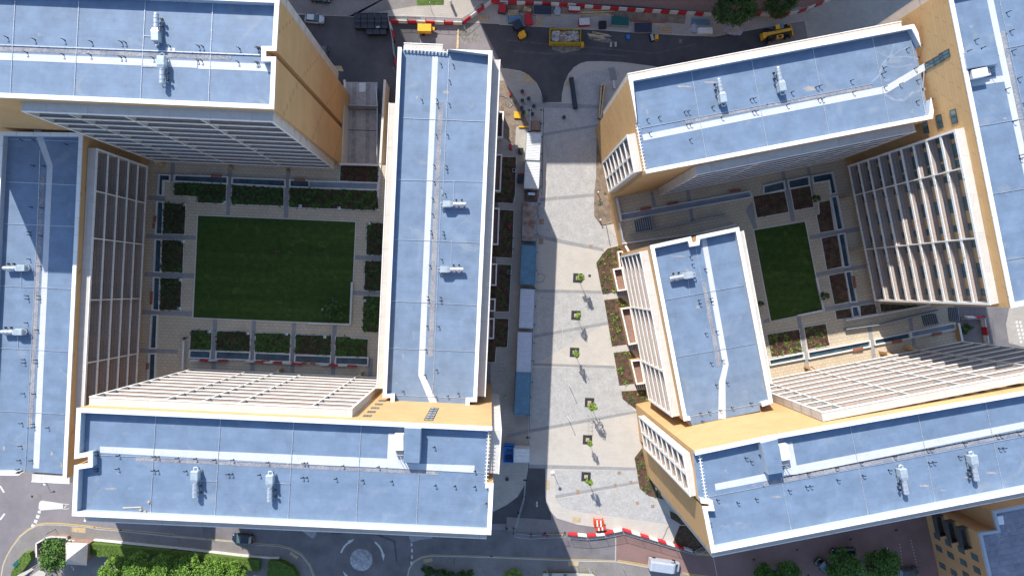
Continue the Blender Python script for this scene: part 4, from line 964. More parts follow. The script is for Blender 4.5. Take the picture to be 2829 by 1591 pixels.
big("c4 610,1380",5,(3.6,3.6,2.8),7,'mid','dark green tree over the two black cars at the bottom right',n=5200,size=.19,lumps=40,m='leafm',seed=41,trunk=.25)
big("c4 880,1370",5,(3.6,3.6,2.8),7,'mid','dark green tree right of the parked black cars, by the bay markings',rz=1,sc_=1.02)
big("c4 160,1430",3,(3.6,3.6,2.8),7,'mid','low green tree cut by the bottom edge, left of the black cars',rz=2,sc_=.8)
big("c4 10,1440",3,(3.6,3.6,2.8),7,'mid','small green tree at the bottom edge, further left of the black cars',rz=3,sc_=.6)
big("q3 1200,540",1.5,(2.2,1.4,.8),1.8,'bush','dark shrub at the bottom edge right of the roundabout',n=1800,size=.13,lumps=24,m='leafd',seed=51,trunk=.05,cat='shrub',name='shrub')
big("q3 1400,550",1.5,(2.2,1.4,.8),1.8,'bush','dark shrub at the bottom edge, middle of three',rz=.4,cat='shrub')
big("q3 1900,555",1.5,(2.2,1.4,.8),1.8,'bush2','yellowish shrub at the bottom edge, right of the dark ones',n=1800,size=.13,lumps=24,m='leafy',seed=52,trunk=.05,cat='shrub',name='shrub')
big("q3 1050,545",1.5,(2.2,1.4,.8),1.8,'bush','dark shrub nearest the roundabout at the bottom edge',rz=2.4,cat='shrub')
big("c4 1930,1449",1,(1,1,1),2,'bush','dark shrub behind the brick block',sc_=.5,cat='shrub') if False else None
big("s8 2010,240",.8,(1.6,1.1,.6),1.2,'bush3','dark shrub beside the shaded road right of the stairs',n=900,size=.13,lumps=16,m='leafd',seed=53,trunk=.04,cat='shrub',name='shrub')
def p_tree(txt,s_,lab): 
    p=gp(txt,ZC); tree(p,(1,1,1),2.4,'garden',lab,n=700,size=.11,lumps=20,m='leafd',seed=61,trunk=.05,name='garden_tree',sc_=s_)
p_tree("b2 615,860",1.5,'grey-green tree at the lower right corner of the large lawn, upper one'); p_tree("b2 570,930",1.3,'grey-green tree at the lower right corner of the large lawn, left one'); p_tree("b2 650,940",1.2,'grey-green tree at the lower right corner of the large lawn, right one')
p_tree("b4 425,800",.9,'small tree on the right edge of the small lawn'); p_tree("b3 1868,855",.6,'small bush beside the low inner block'); p_tree("b4 365,85",.8,'small leafy tree beside the upper beds of the small lawn')
# hedges
def hedge(txt,label,h=1.4,z=0.05,m='hedge'):
    pts=PS(txt,z); k=len(pts); c=sum(pts,Vector())/k; r=empty('hedge',(c.x,c.y,z),0,label,'hedge')
    mb=MB(); mb.prism(pts,z,z+h-0.12); bw(mb,'hedge_body',M[m],r)
    ar=sum(pts[i].x*pts[(i+1)%k].y-pts[(i+1)%k].x*pts[i].y for i in range(k))
    if ar<0: pts=pts[::-1]
    rnd=random.Random(3); xs=[p.x for p in pts]; ys=[p.y for p in pts]; mb=MB(); n=int(abs(ar)/2*45)
    for i in range(n):
        x=rnd.uniform(min(xs),max(xs)); y=rnd.uniform(min(ys),max(ys)); q=False
        for j in range(k):
            a,b=pts[j],pts[j-1]
            if (a.y>y)!=(b.y>y) and x<(b.x-a.x)*(y-a.y)/(b.y-a.y)+a.x: q=not q
        if not q: continue
        p=Vector((x,y,z+h-.12+rnd.uniform(-.02,.12))); nn=Vector((rnd.gauss(0,.5),rnd.gauss(0,.5),1)).normalized(); u=nn.orthogonal().normalized(); v=nn.cross(u); s=rnd.uniform(.06,.12)
        mb.add([p-u*s,p-v*s*.7,p+u*s,p+v*s*.7],[(0,1,2,3)])
    bw(mb,'leaf_surface',M[m],r)
    return r
hedge("q1 1375,505 1495,508 1600,520 2576,605 2576,700 1500,690 1400,660","clipped hedge behind the southern footway, left of the sunlit gap")
hedge("q2 -5,400 290,430 1000,500 1300,530 1290,700 950,640 -5,520","long clipped hedge behind the southern footway, partly in sun")
hedge("q2 1440,550 1560,545 1680,580 1790,650 1860,760 1880,830 1410,810 1425,650","rounded hedge block beside the mini roundabout")
hedge("q1 500,640 520,740 420,880 250,1040 220,1040 230,930 350,720 420,640","tapering hedge behind the curved footway at the lower left",1.2)
hedge("q4 0,765 600,775 600,790 0,780","thin grass-topped hedge at the bottom edge, right of the yellow shrub",.5)
# pyramid roof pavilion
p=[gp("q1 970,820",3.6),gp("q1 1250,848",3.6),gp("q1 1375,520",3.6),gp("q1 985,580",3.6)]
p=[gp("q1 965,822",3.0),gp("q1 1250,848",3.0),gp("q1 1290,590",3.0),gp("q1 1375,540",3.0),gp("q1 1130,503",3.0),gp("q1 985,580",3.0)]
a,b,c_,d_=gp("q1 965,822",3.0),gp("q1 1250,848",3.0),gp("q1 1268,560",3.0),gp("q1 990,560",3.0)
cx=(a+b+c_+d_)/4; r=empty('pavilion',(cx.x,cx.y,0),0,'small square pavilion with a pale pyramid roof beside the leafy tree','pavilion')
def sq(c,hx,hy,z,ang=-0.06): 
    m_=Matrix.Rotation(ang,2); return [Vector((c.x+(m_@Vector((x,y))).x,c.y+(m_@Vector((x,y))).y,z)) for x,y in ((-hx,-hy),(hx,-hy),(hx,hy),(-hx,hy))]
mb=MB(); mb.prism(sq(cx,1.7,1.65,0),0,2.8); bw(mb,'wall',M['brown'],r)
mb=MB(); q=sq(cx,2.15,2.1,2.8); mb.add(q+[Vector((cx.x,cx.y,5.2))],[(0,1,4),(1,2,4),(2,3,4),(3,0,4),(3,2,1,0)]); bw(mb,'roof',M['tileroof'],r)
# low garden walls lower left
def wall(name,txt,wd,h,m,label,cat='wall',z=0.0,coping=None,group=None):
    pts=PS(txt,z+h); c=pts[0]; r=empty(name,(c.x,c.y,z),0,label,cat,group)
    mb=MB()
    for a,b in zip(pts,pts[1:]):
        a=a.copy();b=b.copy(); a.z=b.z=z+h/2-.03; mb.beam(a,b,wd,h-.06)
    bw(mb,'wall_body',M[m],r)
    mb=MB()
    for a,b in zip(pts,pts[1:]):
        a=a.copy();b=b.copy(); a.z=b.z=z+h; d=(b-a).normalized()*0.03; mb.beam(a-d,b+d,wd+.06,.06)
    bw(mb,'wall_coping',M[coping or 'curb'],r); return r
wall('garden_wall',"q1 675,700 672,460 760,440 990,450 990,490 1110,500",.22,.9,'brown','low garden wall with pale coping round the shrubs beside the pavilion')
wall('garden_wall',"q1 540,740 535,540 670,465",.22,.9,'brown','low curved garden wall behind the lower left footway')
wall('garden_wall',"q1 1390,490 1500,500 2576,605 q2 0,388 1000,505 1440,540 1560,540",.25,.5,'curb','long low pale wall between the southern footway and the hedges')
# small pale flat roofs at the bottom edge
for t,l in (("q1 230,1030 450,915 490,930 250,1090","pale flat canopy roof cut by the bottom edge, lower left, left one"),("q1 440,1030 560,945 680,975 640,1090","pale flat canopy roof cut by the bottom edge, lower left, right one"),("q4 0,788 430,790 600,800 630,830 600,900 0,900","pale flat roof with dark rooflights at the bottom edge")):
    pts=PS(t,2.6); c=sum(pts,Vector())/len(pts); r=empty('flat_canopy',(c.x,c.y,0),0,l,'canopy')
    mb=MB(); mb.prism(pts,2.3,2.6); bw(mb,'roof',M['flag'],r)
    mb=MB()
    for p in pts: p2=c+(p-c)*.85; mb.box(p2.x-.08,p2.x+.08,p2.y-.08,p2.y+.08,0,2.3)
    bw(mb,'posts',M['galvd'],r)
    if 'rooflights' in l:
        for t2 in ("q4 65,785 105,785 110,860 70,860","q4 240,792 285,792 290,860 250,860"):
            mb=MB(); mb.prism(PS(t2,2.6),2.55,2.68); bw(mb,'rooflight',M['glass'],r)
# lightwells round the courtyards
def well(txt,label,z=ZC,m='well',curb=.45):
    pts=PS(txt,z+curb*.5); k=len(pts); c=sum(pts,Vector())/k
    ar=sum(pts[i].x*pts[(i+1)%k].y-pts[(i+1)%k].x*pts[i].y for i in range(k))
    if ar<0: pts=pts[::-1]
    r=empty('lightwell',(c.x,c.y,z),0,label,'lightwell','lightwells round the courtyards')
    pl=[Vector((p.x,p.y,0)) for p in pts]
    bw(ring(pl,(),-.12,.10,z,z+curb),'curb',M['curb'],r)
    mb=MB(); mb.prism(inset(pl,[.10]*k),z-.05,z+.08); bw(mb,'floor',M[m],r)
    return r
G6=[("q6 965,335 1088,340 1085,405 1010,400 1005,565 955,560","corner lightwell at the upper left of the left courtyard",'well'),
 ("q6 1140,340 1728,360 1725,435 1130,405","dark lightwell along the tower side of the left courtyard, left part",'well'),
 ("q6 1782,370 1852,372 q8 35,260 35,345 q6 1852,440 1778,435","dark lightwell along the tower side of the left courtyard, middle part",'well'),
 ("q8 98,262 335,270 335,355 95,345","short dark lightwell before the pale blue ramp strip",'well'),
 ("q8 345,275 1195,300 1190,385 340,358","pale blue-grey sunken strip along the tower side, right part",'wellfloor'),
 ("b1 1165,100 1212,105 1205,340 1155,340","lightwell beside the left block, first from the top",'well'),
 ("b1 1152,380 1200,385 1192,622 1142,620","lightwell beside the left block, second from the top",'well'),
 ("b1 1140,660 1188,665 1180,905 1130,900","lightwell beside the left block, third from the top",'well'),
 ("b1 1125,940 1168,940 1160,1185 1112,1185","lightwell beside the left block, fourth from the top",'well'),
 ("b1 1108,1225 1155,1225 1148,1430 1100,1430","lightwell beside the left block, lowest one",'well'),
 ("q7 938,85 1112,90 1108,152 930,145","lightwell below the row of beds, first from the left",'well'),
 ("q7 1160,92 1445,102 1440,165 1155,155","lightwell below the row of beds, second from the left",'well'),
 ("q7 1490,105 1785,118 1782,180 1485,168","lightwell below the row of beds, third from the left",'well'),
 ("q7 1828,125 2128,135 2125,198 1825,185","lightwell below the row of beds, fourth from the left",'well'),
 ("q7 2172,140 2445,148 2442,210 2168,200","lightwell below the row of beds, last to the right",'well')]
G6+=[("a4 0,1380 150,1345 160,1405 0,1440","short dark lightwell above the left dark bed of the right courtyard",'well'),
 ("a4 180,1342 335,1310 340,1375 190,1400","dark lightwell above the right dark bed of the right courtyard",'well'),
 ("a4 360,1310 510,1280 540,1430 500,1440 485,1340 370,1360","corner lightwell at the upper right of the small lawn",'well'),
 ("b4 500,68 545,60 590,300 545,310","lightwell on the right of the small lawn, first from the top",'well'),
 ("b4 552,345 600,335 640,580 595,585","lightwell on the right of the small lawn, second from the top",'well'),
 ("b4 605,622 650,615 690,840 645,845","lightwell on the right of the small lawn, third from the top",'well'),
 ("b4 650,880 698,875 715,945 662,955","lightwell on the right of the small lawn, lowest short one",'well'),
 ("b4 42,1272 295,1222 300,1262 48,1310","long thin lightwell below the small lawn, first from the left",'well'),
 ("b4 330,1215 785,1130 790,1172 335,1262","long thin lightwell below the small lawn, longest one",'well'),
 ("b4 820,1122 1080,1070 1088,1110 825,1160","long thin lightwell below the small lawn, last to the right",'well'),
 ("b4 1090,1065 1415,1000 1420,1042 1098,1105","pale blue sunken strip at the lower right of the right courtyard",'wellfloor'),
 ("b3 840,195 1800,25 1815,65 850,240","long pale blue sunken strip at the foot of the upper right block",'wellfloor')]
for t,l,m_ in G6: well(t,l,m=m_)
# podium walls, railings and stairs
wall('podium_wall',"b3 815,70 850,245",.3,1.0,'cladR','ochre podium wall with white coping beside the plaza, upper part',z=ZC)
wall('podium_wall',"b3 840,255 868,415",.12,1.0,'galvd','steel railing line on the podium edge above the plaza','railing',z=ZC,coping='galv')
wall('podium_wall',"b3 860,410 1415,335 1700,270",.2,.9,'cast','low pale wall along the upper end of the small inner block',z=ZC)
wall('podium_wall',"b3 880,425 905,470",.35,1.0,'cladR','short ochre wall stub at the corner of the inner block',z=ZC)
wall('podium_wall',"b4 1450,1000 1478,1140",.3,1.0,'cladR','ochre podium wall with white coping at the far end of the right courtyard',z=ZC)
wall('ramp_wall',"b4 615,978 890,930",.25,1.0,'cast','thick white ramp wall below the lowest lightwell',z=ZC)
wall('ramp_wall',"b4 890,930 1240,865",.2,.9,'cast','pale ramp wall beneath the right block',z=ZC)
wall('handrail',"b4 615,1045 870,1010 1310,905",.1,.9,'black','long black handrail crossing the right courtyard','handrail',z=ZC,coping='galvd')
wall('handrail',"b3 910,345 1300,262 1640,200",.06,.9,'black','black handrail above the inner block','handrail',z=ZC,coping='galvd')
wall('lawn_bench_wall',"b2 730,698 718,1010 410,1000",.3,.45,'cast','low white L-shaped seat wall at the corner of the large lawn',z=ZC+.03)
wall('lawn_bench_wall',"b4 395,665 450,905 255,945",.3,.45,'cast','low white L-shaped seat wall at the corner of the small lawn',z=ZC+.03)
wall('podium_wall',"b1 1360,1135 1352,1342",.3,1.0,'cast','short thick white wall beside the person in the left courtyard',z=ZC)
wall('ramp_wall',"n7 860,1280 1250,1290",.3,1.0,'cast','pale wall closing the lower end of the service ramp',z=ZC)
wall('ramp_wall',"n7 905,500 885,1270",.3,4.0,'cast','pale retaining wall at the foot of the tower gable',z=0)
wall('ramp_wall',"n7 1315,440 1268,1280 q8 1225,60 1195,500",.35,4.6,'cast','long pale retaining wall on the right of the service ramp',z=0)
wall('ramp_wall',"n7 910,440 920,550",.3,3.0,'cast','short pale wall end at the top of the service ramp')
wall('traffic_island',"n7 1092,470 1090,560",1.2,.15,'curb','small white traffic island at the top of the service ramp','island')
wall('gate',"n7 905,690 1240,700",.1,1.6,'galvd','dark sliding gate across the service ramp','gate',coping='galvd')
wall('railing',"n7 1228,510 1240,700 1235,1270",.06,1.1,'galvd','thin railing down the right side of the service ramp','railing',coping='galv')
def stairs(txt,n_,label,z=ZC,h=1.2,m='wellfloor'):
    q=PS(txt,z); c=sum(q,Vector())/4; r=empty('stairs',(c.x,c.y,z),0,label,'stairs'); 
    mb=MB();mb2=MB()
    for i in range(n_):
        a=q[0].lerp(q[1],i/n_); b=q[0].lerp(q[1],(i+1)/n_); c2=q[3].lerp(q[2],(i+1)/n_); d=q[3].lerp(q[2],i/n_)
        zt=z+0.12+h*i/n_
        mb.hexa([Vector((p.x,p.y,z)) for p in (a,b,c2,d)],[Vector((p.x,p.y,zt)) for p in (a,b,c2,d)])
        e=a.lerp(b,.35); f=d.lerp(c2,.35)
        mb2.hexa([Vector((p.x,p.y,zt+.001)) for p in (a,e,f,d)],[Vector((p.x,p.y,zt+.02)) for p in (a,e,f,d)])
    bw(mb,'treads',M[m],r); bw(mb2,'step_nosings',M['black'],r)
stairs("b3 945,240 1060,215 1075,300 960,325",8,'flight of steps beside the blue strip in the upper part of the right courtyard')
stairs("b4 1168,945 1250,930 1270,1000 1190,1020",7,'flight of steps beside the blue strip in the lower part of the right courtyard')
stairs("b4 1365,885 1425,880 1440,985 1375,985",6,'pale steps leading off the right end of the courtyard',h=.6)
# benches: timber seats on the curbs
k_=0
for t in ("q6 1540,345 1660,350","q6 918,790 912,860","q6 905,870 900,930","q8 150,255 285,260","q7 1540,172 1610,175","q7 1650,188 1715,190","q7 1880,188 1930,188","q7 1950,190 2000,192","b3 990,160 1070,145","b3 1190,120 1270,105","b3 1655,25 1735,12","b4 955,1142 1030,1130","b4 1255,1085 1325,1072","b4 665,1198 740,1186","b4 668,650 680,740","b1 1122,765 1118,860","q7 575,195 570,245","s8 1490,430 1545,445","s8 1235,470 1295,490","s8 490,612 530,645"):
    k_+=1
    pts=PS(t,ZC+.55); c=(pts[0]+pts[1])/2; ang=math.atan2((pts[1]-pts[0]).y,(pts[1]-pts[0]).x); L_=(pts[1]-pts[0]).length
    r=empty('timber_bench',(c.x,c.y,ZC+.05),ang,'red-brown timber bench seat against the courtyard kerb','bench','timber benches in the courtyards')
    mb=MB()
    for j in range(4): mb.box(-L_/2,L_/2,-.26+j*.14,-.26+j*.14+.11,.44,.5)
    mb.build('seat',M['terra'],r)
    mb=MB(); mb.box(-L_/2+.1,-L_/2+.25,-.2,.25,0,.44); mb.box(L_/2-.25,L_/2-.1,-.2,.25,0,.44); mb.build('supports',M['galvd'],r)
# ---------------- roof plant ----------------
def fan_proto():
    r=empty('extract_fan_unit')
    mb=MB(); mb.box(-1.25,-.15,-.45,.45,.35,1.15); b=mb.build('fan_casing',mat('galvanised_casing',(.50,.57,.60),.4,.12,1.5,metal=.35),r,bevel=.04)
    secs=[]
    for x,wy,wz in ((-.15,.45,.40),(.25,.30,.30)):
        secs.append([(x,wy*s*1.0,.75+wz*t) for s,t in ((-1,-1),(0,-1),(1,-1),(1,0),(1,1),(0,1),(-1,1),(-1,0))])
    mb=MB(); mb.loft(secs); mb.build('duct_transition',M['galv'],r)
    mb=MB(); mb.tube([(.25,0,.75),(2.0,0,.75),(2.12,0,.75)],[.30,.30,.27],16); mb.build('silencer',M['galv'],r,smooth=False)
    for x in (.35,.95,1.5,1.95): mb=MB(); mb.tube([(x,0,.75),(x+.06,0,.75)],.335,16); mb.build('duct_band',M['galvd'],r)
    mb=MB()
    for x in (-1.15,-.3,.7,1.7):
        mb.box(x-.04,x+.04,-.5,-.42,0,.5); mb.box(x-.04,x+.04,.42,.5,0,.5); mb.box(x-.03,x+.03,-.5,.5,.36,.42)
    mb.box(-1.35,1.8,-.5,-.44,.30,.36); mb.box(-1.35,1.8,.44,.5,.30,.36); mb.build('support_frame',M['galvd'],r)
    mb=MB(); mb.box(.55,.8,.5,.75,.45,.75); mb.box(1.35,1.6,.5,.75,.45,.75); mb.build('isolator_box',M['black'],r)
    mb=MB(); mb.tube([(-1.25,.25,.6),(-1.6,.25,.7),(-1.68,.0,.72),(-1.6,-.25,.7),(-1.25,-.25,.6)],.07,6); mb.tube([(-1.6,0,.1),(-1.68,0,.72)],.05,6); mb.build('refrigerant_pipe',M['galv'],r)
    return r
fp=None
for (t,blk,ang,lab,sy) in (("a1 1160,235",NW,90,'upper one of two steel fan units on the tower roof, duct pointing up',-1),("a1 1203,500",NW,-90,'lower one of two steel fan units on the tower roof, duct pointing down',1),
    ("b1 135,593",WB,180,'upper steel fan unit on the left block roof',-1),("b1 115,1065",WB,180,'lower steel fan unit on the left block roof',-1),
    ("b2 1470,120",MBK,0,'upper steel fan unit on the long middle block roof',1),("b2 1450,603",MBK,0,'lower steel fan unit on the long middle block roof',1),
    ("c1 1450,740",SB,-91,'left one of two steel fan units on the lower left block roof',1),("c2 125,770",SB,-91,'right one of two steel fan units on the lower left block roof',1),
    ("a3 1592,700",NE,101,'left one of two steel fan units on the upper right block roof',1),("a4 127,615",NE,101,'right one of two steel fan units on the upper right block roof',1),
    ("b3 1315,652",IB,190,'steel fan unit on the small inner block roof',-1),
    ("c4 1035,720",SE,-79,'left one of two greenish steel fan units on the lower right block roof',-1),("c4 1555,620",SE,-79,'right one of two greenish steel fan units on the lower right block roof',-1)):
    if fp is None: fp=fan_proto(); o=fp; fp['category']='fan unit'
    else: o=copy_tree(fp)
    p=gp(t,blk['zr']+.75); place(o,(p.x,p.y,blk['zr']+.03),R(ang),lab,'fan units on the roofs'); o.scale=(1.08,1.08*sy,1.08); o['category']='fan unit'
def ac(t,blk,lab,rz):
    p=gp(t,blk['zr']+1); r=empty('air_conditioner',(p.x,p.y,blk['zr']+.03),rz,lab,'air conditioner','air conditioners beside the lift overruns')
    mb=MB(); mb.box(-.62,.62,-1.1,1.1,.3,1.2); mb.build('casing',M['acwhite'],r,bevel=.05)
    mb=MB(); mb.box(-.5,.5,-1.9,-1.2,.1,.6); mb.build('control_boxes',M['flag'],r)
    mb=MB(); mb.tube([(0,-2.0,.3),(.3,-2.3,.9),(.5,-2.6,1.0)],.05,5); mb.tube([(-.3,-2.1,.2),(0,-2.4,1.3)],.03,5); mb.build('pipes',M['galvd'],r)
    mb=MB(); 
    for x in (-.5,.5):
        for y in (-1,1): mb.box(x-.05,x+.05,y-.05,y+.05,0,.3)
    mb.build('feet',M['black'],r)
ac("c2 1080,455",SB,'white air conditioner beside the raised box on the lower left block roof',0)
ac("c4 155,530",SE,'white air conditioner beside the raised box on the lower right block roof',R(10))
ac("a4 1600,545",EB,'white air conditioner in the shaded notch of the right edge block roof',R(102))
# loose boards on the S roof
for t,l in (("c1 915,940 1050,935","long thin board lying on the lower left block roof"),):
    pts=PS(t,SB['zr']); r=empty('loose_board',pts[0],0,l,'board'); mb=MB(); a=pts[0].copy();b=pts[1].copy(); a.z=b.z=SB['zr']+.1; mb.beam(a,b,.16,.06); bw(mb,'board',M['flag'],r)
for t,l in (("c1 1108,895","pale carton on the lower left block roof, upper one"),("c1 1048,952","pale carton on the lower left block roof, middle one"),("c1 1080,968","pale carton on the lower left block roof, lowest one")):
    p=gp(t,SB['zr']); r=empty('carton',(p.x,p.y,SB['zr']+.03),.3,l,'carton'); mb=MB(); mb.box(-.14,.14,-.12,.12,0,.2); mb.build('carton_body',M['buff'],r); mb=MB(); mb.box(-.15,-.01,-.12,.12,.2,.22); mb.box(.01,.15,-.12,.12,.2,.22); mb.build('flaps',M['buff'],r)
# ---------------- terraces ----------------
def terrace(t,zt,zf,label,group,wm='cladR',cop='white'):
    pts=PS(t,zt); k=len(pts); c=sum(pts,Vector())/k
    ar=sum(pts[i].x*pts[(i+1)%k].y-pts[(i+1)%k].x*pts[i].y for i in range(k))
    if ar<0: pts=pts[::-1]
    pl=[Vector((p.x,p.y,0)) for p in pts]; r=empty('terrace',(c.x,c.y,0),0,label,'terrace',group)
    mb=ring(pl,(),0,.2,0,zt-.08); bw(mb,'terrace_wall',M[wm],r)
    bw(ring(pl,(),-.03,.24,zt-.08,zt),'coping',M[cop],r)
    mb=MB(); mb.prism(inset(pl,[.2]*k),0,zf); bw(mb,'terrace_floor',M['brown'],r)
for t,l in (("i7 142,330 215,320 245,485 178,495","upper sunlit terrace with brown floor and white coping beside the plaza beds"),("i7 200,622 275,612 325,882 262,893","longest sunlit terrace with brown floor, middle of the row beside the plaza beds"),("i7 275,1008 350,1000 380,1178 318,1187","lowest sunlit terrace with brown floor beside the plaza beds")):
    terrace(t,2.3,1.3,l,'terraces of the inner block')
terrace("i7 178,200 218,196 240,320 195,325",1.6,.4,'narrow sunlit lightwell terrace with white coping, topmost','terraces of the inner block')
for i,(t,l) in enumerate((("r3 92,965 172,965 155,1337 80,1333","shaded brown terrace by the middle block, first from the top"),("r4 66,108 127,110 115,430 60,428","shaded brown terrace by the middle block, second and longest"),("r4 50,592 105,592 98,785 42,783","shaded brown terrace by the middle block, third from the top"),("r4 36,897 92,897 88,1010 32,1008","shaded brown terrace by the middle block, fourth and smallest"),("r4 30,1068 83,1068 77,1247 24,1245","shaded brown terrace by the middle block, lowest one"))):
    terrace(t,2.0,1.1,l,'terraces of the middle block','cast')
terrace("r3 120,535 187,538 180,800 112,797",2.2,.2,'shaded stair enclosure by the middle block above the terraces','terraces of the middle block','cast')
for t,l in (("i7 180,495 245,485 252,520 186,530","sunlit entrance steps below the first terrace"),("i7 262,895 325,885 332,922 270,930","sunlit entrance steps below the longest terrace"),("i7 308,1187 378,1178 385,1212 316,1220","sunlit entrance steps below the lowest terrace")): stairs(t,5,l,z=.03,h=1.2,m='flag')
for i,(t,l) in enumerate((("r4 80,65 120,68 118,100 78,98","first"),("r4 62,542 103,545 100,585 58,582","second"),("r4 38,1012 85,1015 83,1058 34,1055","third"))): stairs(t,5,'shaded entrance steps by the middle block, %s from the top'%l,z=.03,h=1.1,m='cast')
terrace("a3 700,625 730,625 700,880 680,870",1.2,.1,'narrow brown planter trough by the corner of the upper right block','planter troughs','brown','timber')
wall('low_wall',"a3 790,598 800,655",.3,1.2,'cast','short white wall end by the corner of the upper right block')
# ---------------- containers ----------------
def container(t,h,roofm,bodym,label,ribs=22,group='site containers in the row beside the plaza',open_=False):
    q=PS(t,h); c=sum(q,Vector())/4; ax=((q[3]+q[2])/2-(q[0]+q[1])/2); L_=ax.length; W_=(q[1]-q[0]).length; ang=math.atan2(ax.y,ax.x)
    r=empty('site_container',(c.x,c.y,0.03),ang,label,'container',group)
    mb=MB(); mb.box(-L_/2+.04,L_/2-.04,-W_/2+.04,W_/2-.04,.1,h-.10); 
    n=int(L_/.28)
    for i in range(n):
        x=-L_/2+.2+(L_-.4)*i/(n-1)
        mb.box(x-.06,x+.06,-W_/2+.01,-W_/2+.04,.2,h-.2); mb.box(x-.06,x+.06,W_/2-.04,W_/2-.01,.2,h-.2)
    mb.build('container_body',M[bodym],r)
    mb=MB(); mb.box(-L_/2+.08,L_/2-.08,-W_/2+.08,W_/2-.08,h-.10,h-.05)
    for i in range(ribs):
        x=-L_/2+.3+(L_-.6)*i/(ribs-1); w2=(L_/ribs)*.28
        mb.hexa([(x-w2,-W_/2+.12,h-.05),(x+w2,-W_/2+.12,h-.05),(x+w2,W_/2-.12,h-.05),(x-w2,W_/2-.12,h-.05)],[(x-w2*.4,-W_/2+.14,h),(x+w2*.4,-W_/2+.14,h),(x+w2*.4,W_/2-.14,h),(x-w2*.4,W_/2-.14,h)])
    mb.build('container_roof',M[roofm],r)
    mb=MB()
    for x in (-L_/2,L_/2-.1):
        for y in (-W_/2,W_/2-.1): mb.box(x,x+.1,y,y+.1,0,h)
    mb.box(-L_/2+.1,L_/2-.1,-W_/2,-W_/2+.08,h-.1,h+.01); mb.box(-L_/2+.1,L_/2-.1,W_/2-.08,W_/2,h-.1,h+.01); mb.box(-L_/2,-L_/2+.08,-W_/2+.1,W_/2-.1,h-.1,h+.01); mb.box(L_/2-.08,L_/2,-W_/2+.1,W_/2-.1,h-.1,h+.01)
    mb.build('corner_frame',M['galv' if roofm in('cwhite','clilac') else bodym],r)
    mb=MB(); mb.box(L_/2-.02,L_/2+.03,-W_/2+.12,-.02,.15,h-.2); mb.box(L_/2-.02,L_/2+.03,.02,W_/2-.12,.15,h-.2); mb.build('door',M[bodym],r)
    return r
container("r3 415,747 563,753 548,1030 400,1020",2.6,'cwhite','cwhite','topmost white ribbed container of the row, in full sun',16)
container("r3 403,1035 553,1040 540,1310 388,1303",2.6,'cwhite','cwhite','second white ribbed container, cut diagonally by shade',16)
container("r4 330,55 462,60 450,398 320,395",2.6,'crust','cblue','container with rust-stained roof, third large one of the row',8)
container("r4 318,430 448,435 435,778 303,775",2.6,'cblue','cblue','blue roofed container directly below the rusty one')
container("r4 310,812 432,817 417,1157 295,1150",2.6,'clilac','cwhite','pale grey ribbed container below the upper blue one')
container("b3 82,1065 190,1068 182,1362 70,1360",2.6,'clilac','cwhite','pale grey ribbed container above the lower blue one')
container("m4 622,-90 922,-88 880,775 580,770",2.6,'cblue','cblue','lowest blue container of the row, with grubby roof')
# open cabin between
q=PS("r3 415,1330 530,1335 r4 460,48 330,45",2.0); c=sum(q,Vector())/4; r=empty('open_site_store',(c.x,c.y,.03),AL,'small open topped store with black frame and red post between white and rusty containers','site store')
mb=MB(); mb.box(-1.15,1.15,-1.2,1.2,0,.4); mb.build('base',M['earth'],r); mb=MB()
for x in (-1.15,1.05):
    for y in (-1.2,1.1): mb.box(x,x+.1,y,y+.1,.4,2.0)
mb.box(-1.05,1.05,-1.2,-1.1,1.9,2.0); mb.box(-1.05,1.05,1.1,1.2,1.9,2.0); mb.box(-1.15,-1.05,-1.1,1.1,1.9,2.0); mb.build('black_frame',M['black'],r)
mb=MB(); mb.box(1.05,1.15,-1.1,1.1,1.9,2.0); mb.build('red_rail',M['red'],r); mb=MB(); mb.box(-.6,.7,.2,.7,1.3,1.5); mb.build('shelf',M['galv'],r)
# blue tank and white cabin
q=PS("c2 1858,482 1932,482 1932,605 1856,605",1.6); c=sum(q,Vector())/4; r=empty('blue_skip',(c.x,c.y,0.03),AL,'bright blue open skip at the lower end of the container row','skip')
mb=MB(); hx,hy=1.0,1.7
for b_ in ((-hx,hx,-hy,-hy+.1),(-hx,hx,hy-.1,hy),(-hx,-hx+.1,-hy+.1,hy-.1),(hx-.1,hx,-hy+.1,hy-.1)): mb.box(*b_,0,1.5)
mb.box(-hx+.1,hx-.1,-hy+.1,hy-.1,0,.5); mb.box(-hx+.1,hx-.1,.3,1.3,.5,1.1,); mb.build('skip_body',M['bluep'],r)
mb=MB(); mb.box(-.6,.6,-1.2,-.5,.5,.8); mb.box(-.5,.7,.45,.75,1.1,1.3); mb.build('load',M['clothd'],r)
container("c3 52,500 172,503 170,610 50,605",2.4,'cwhite','cwhite','squat white cabin with panelled roof beside the blue skip',4,None)
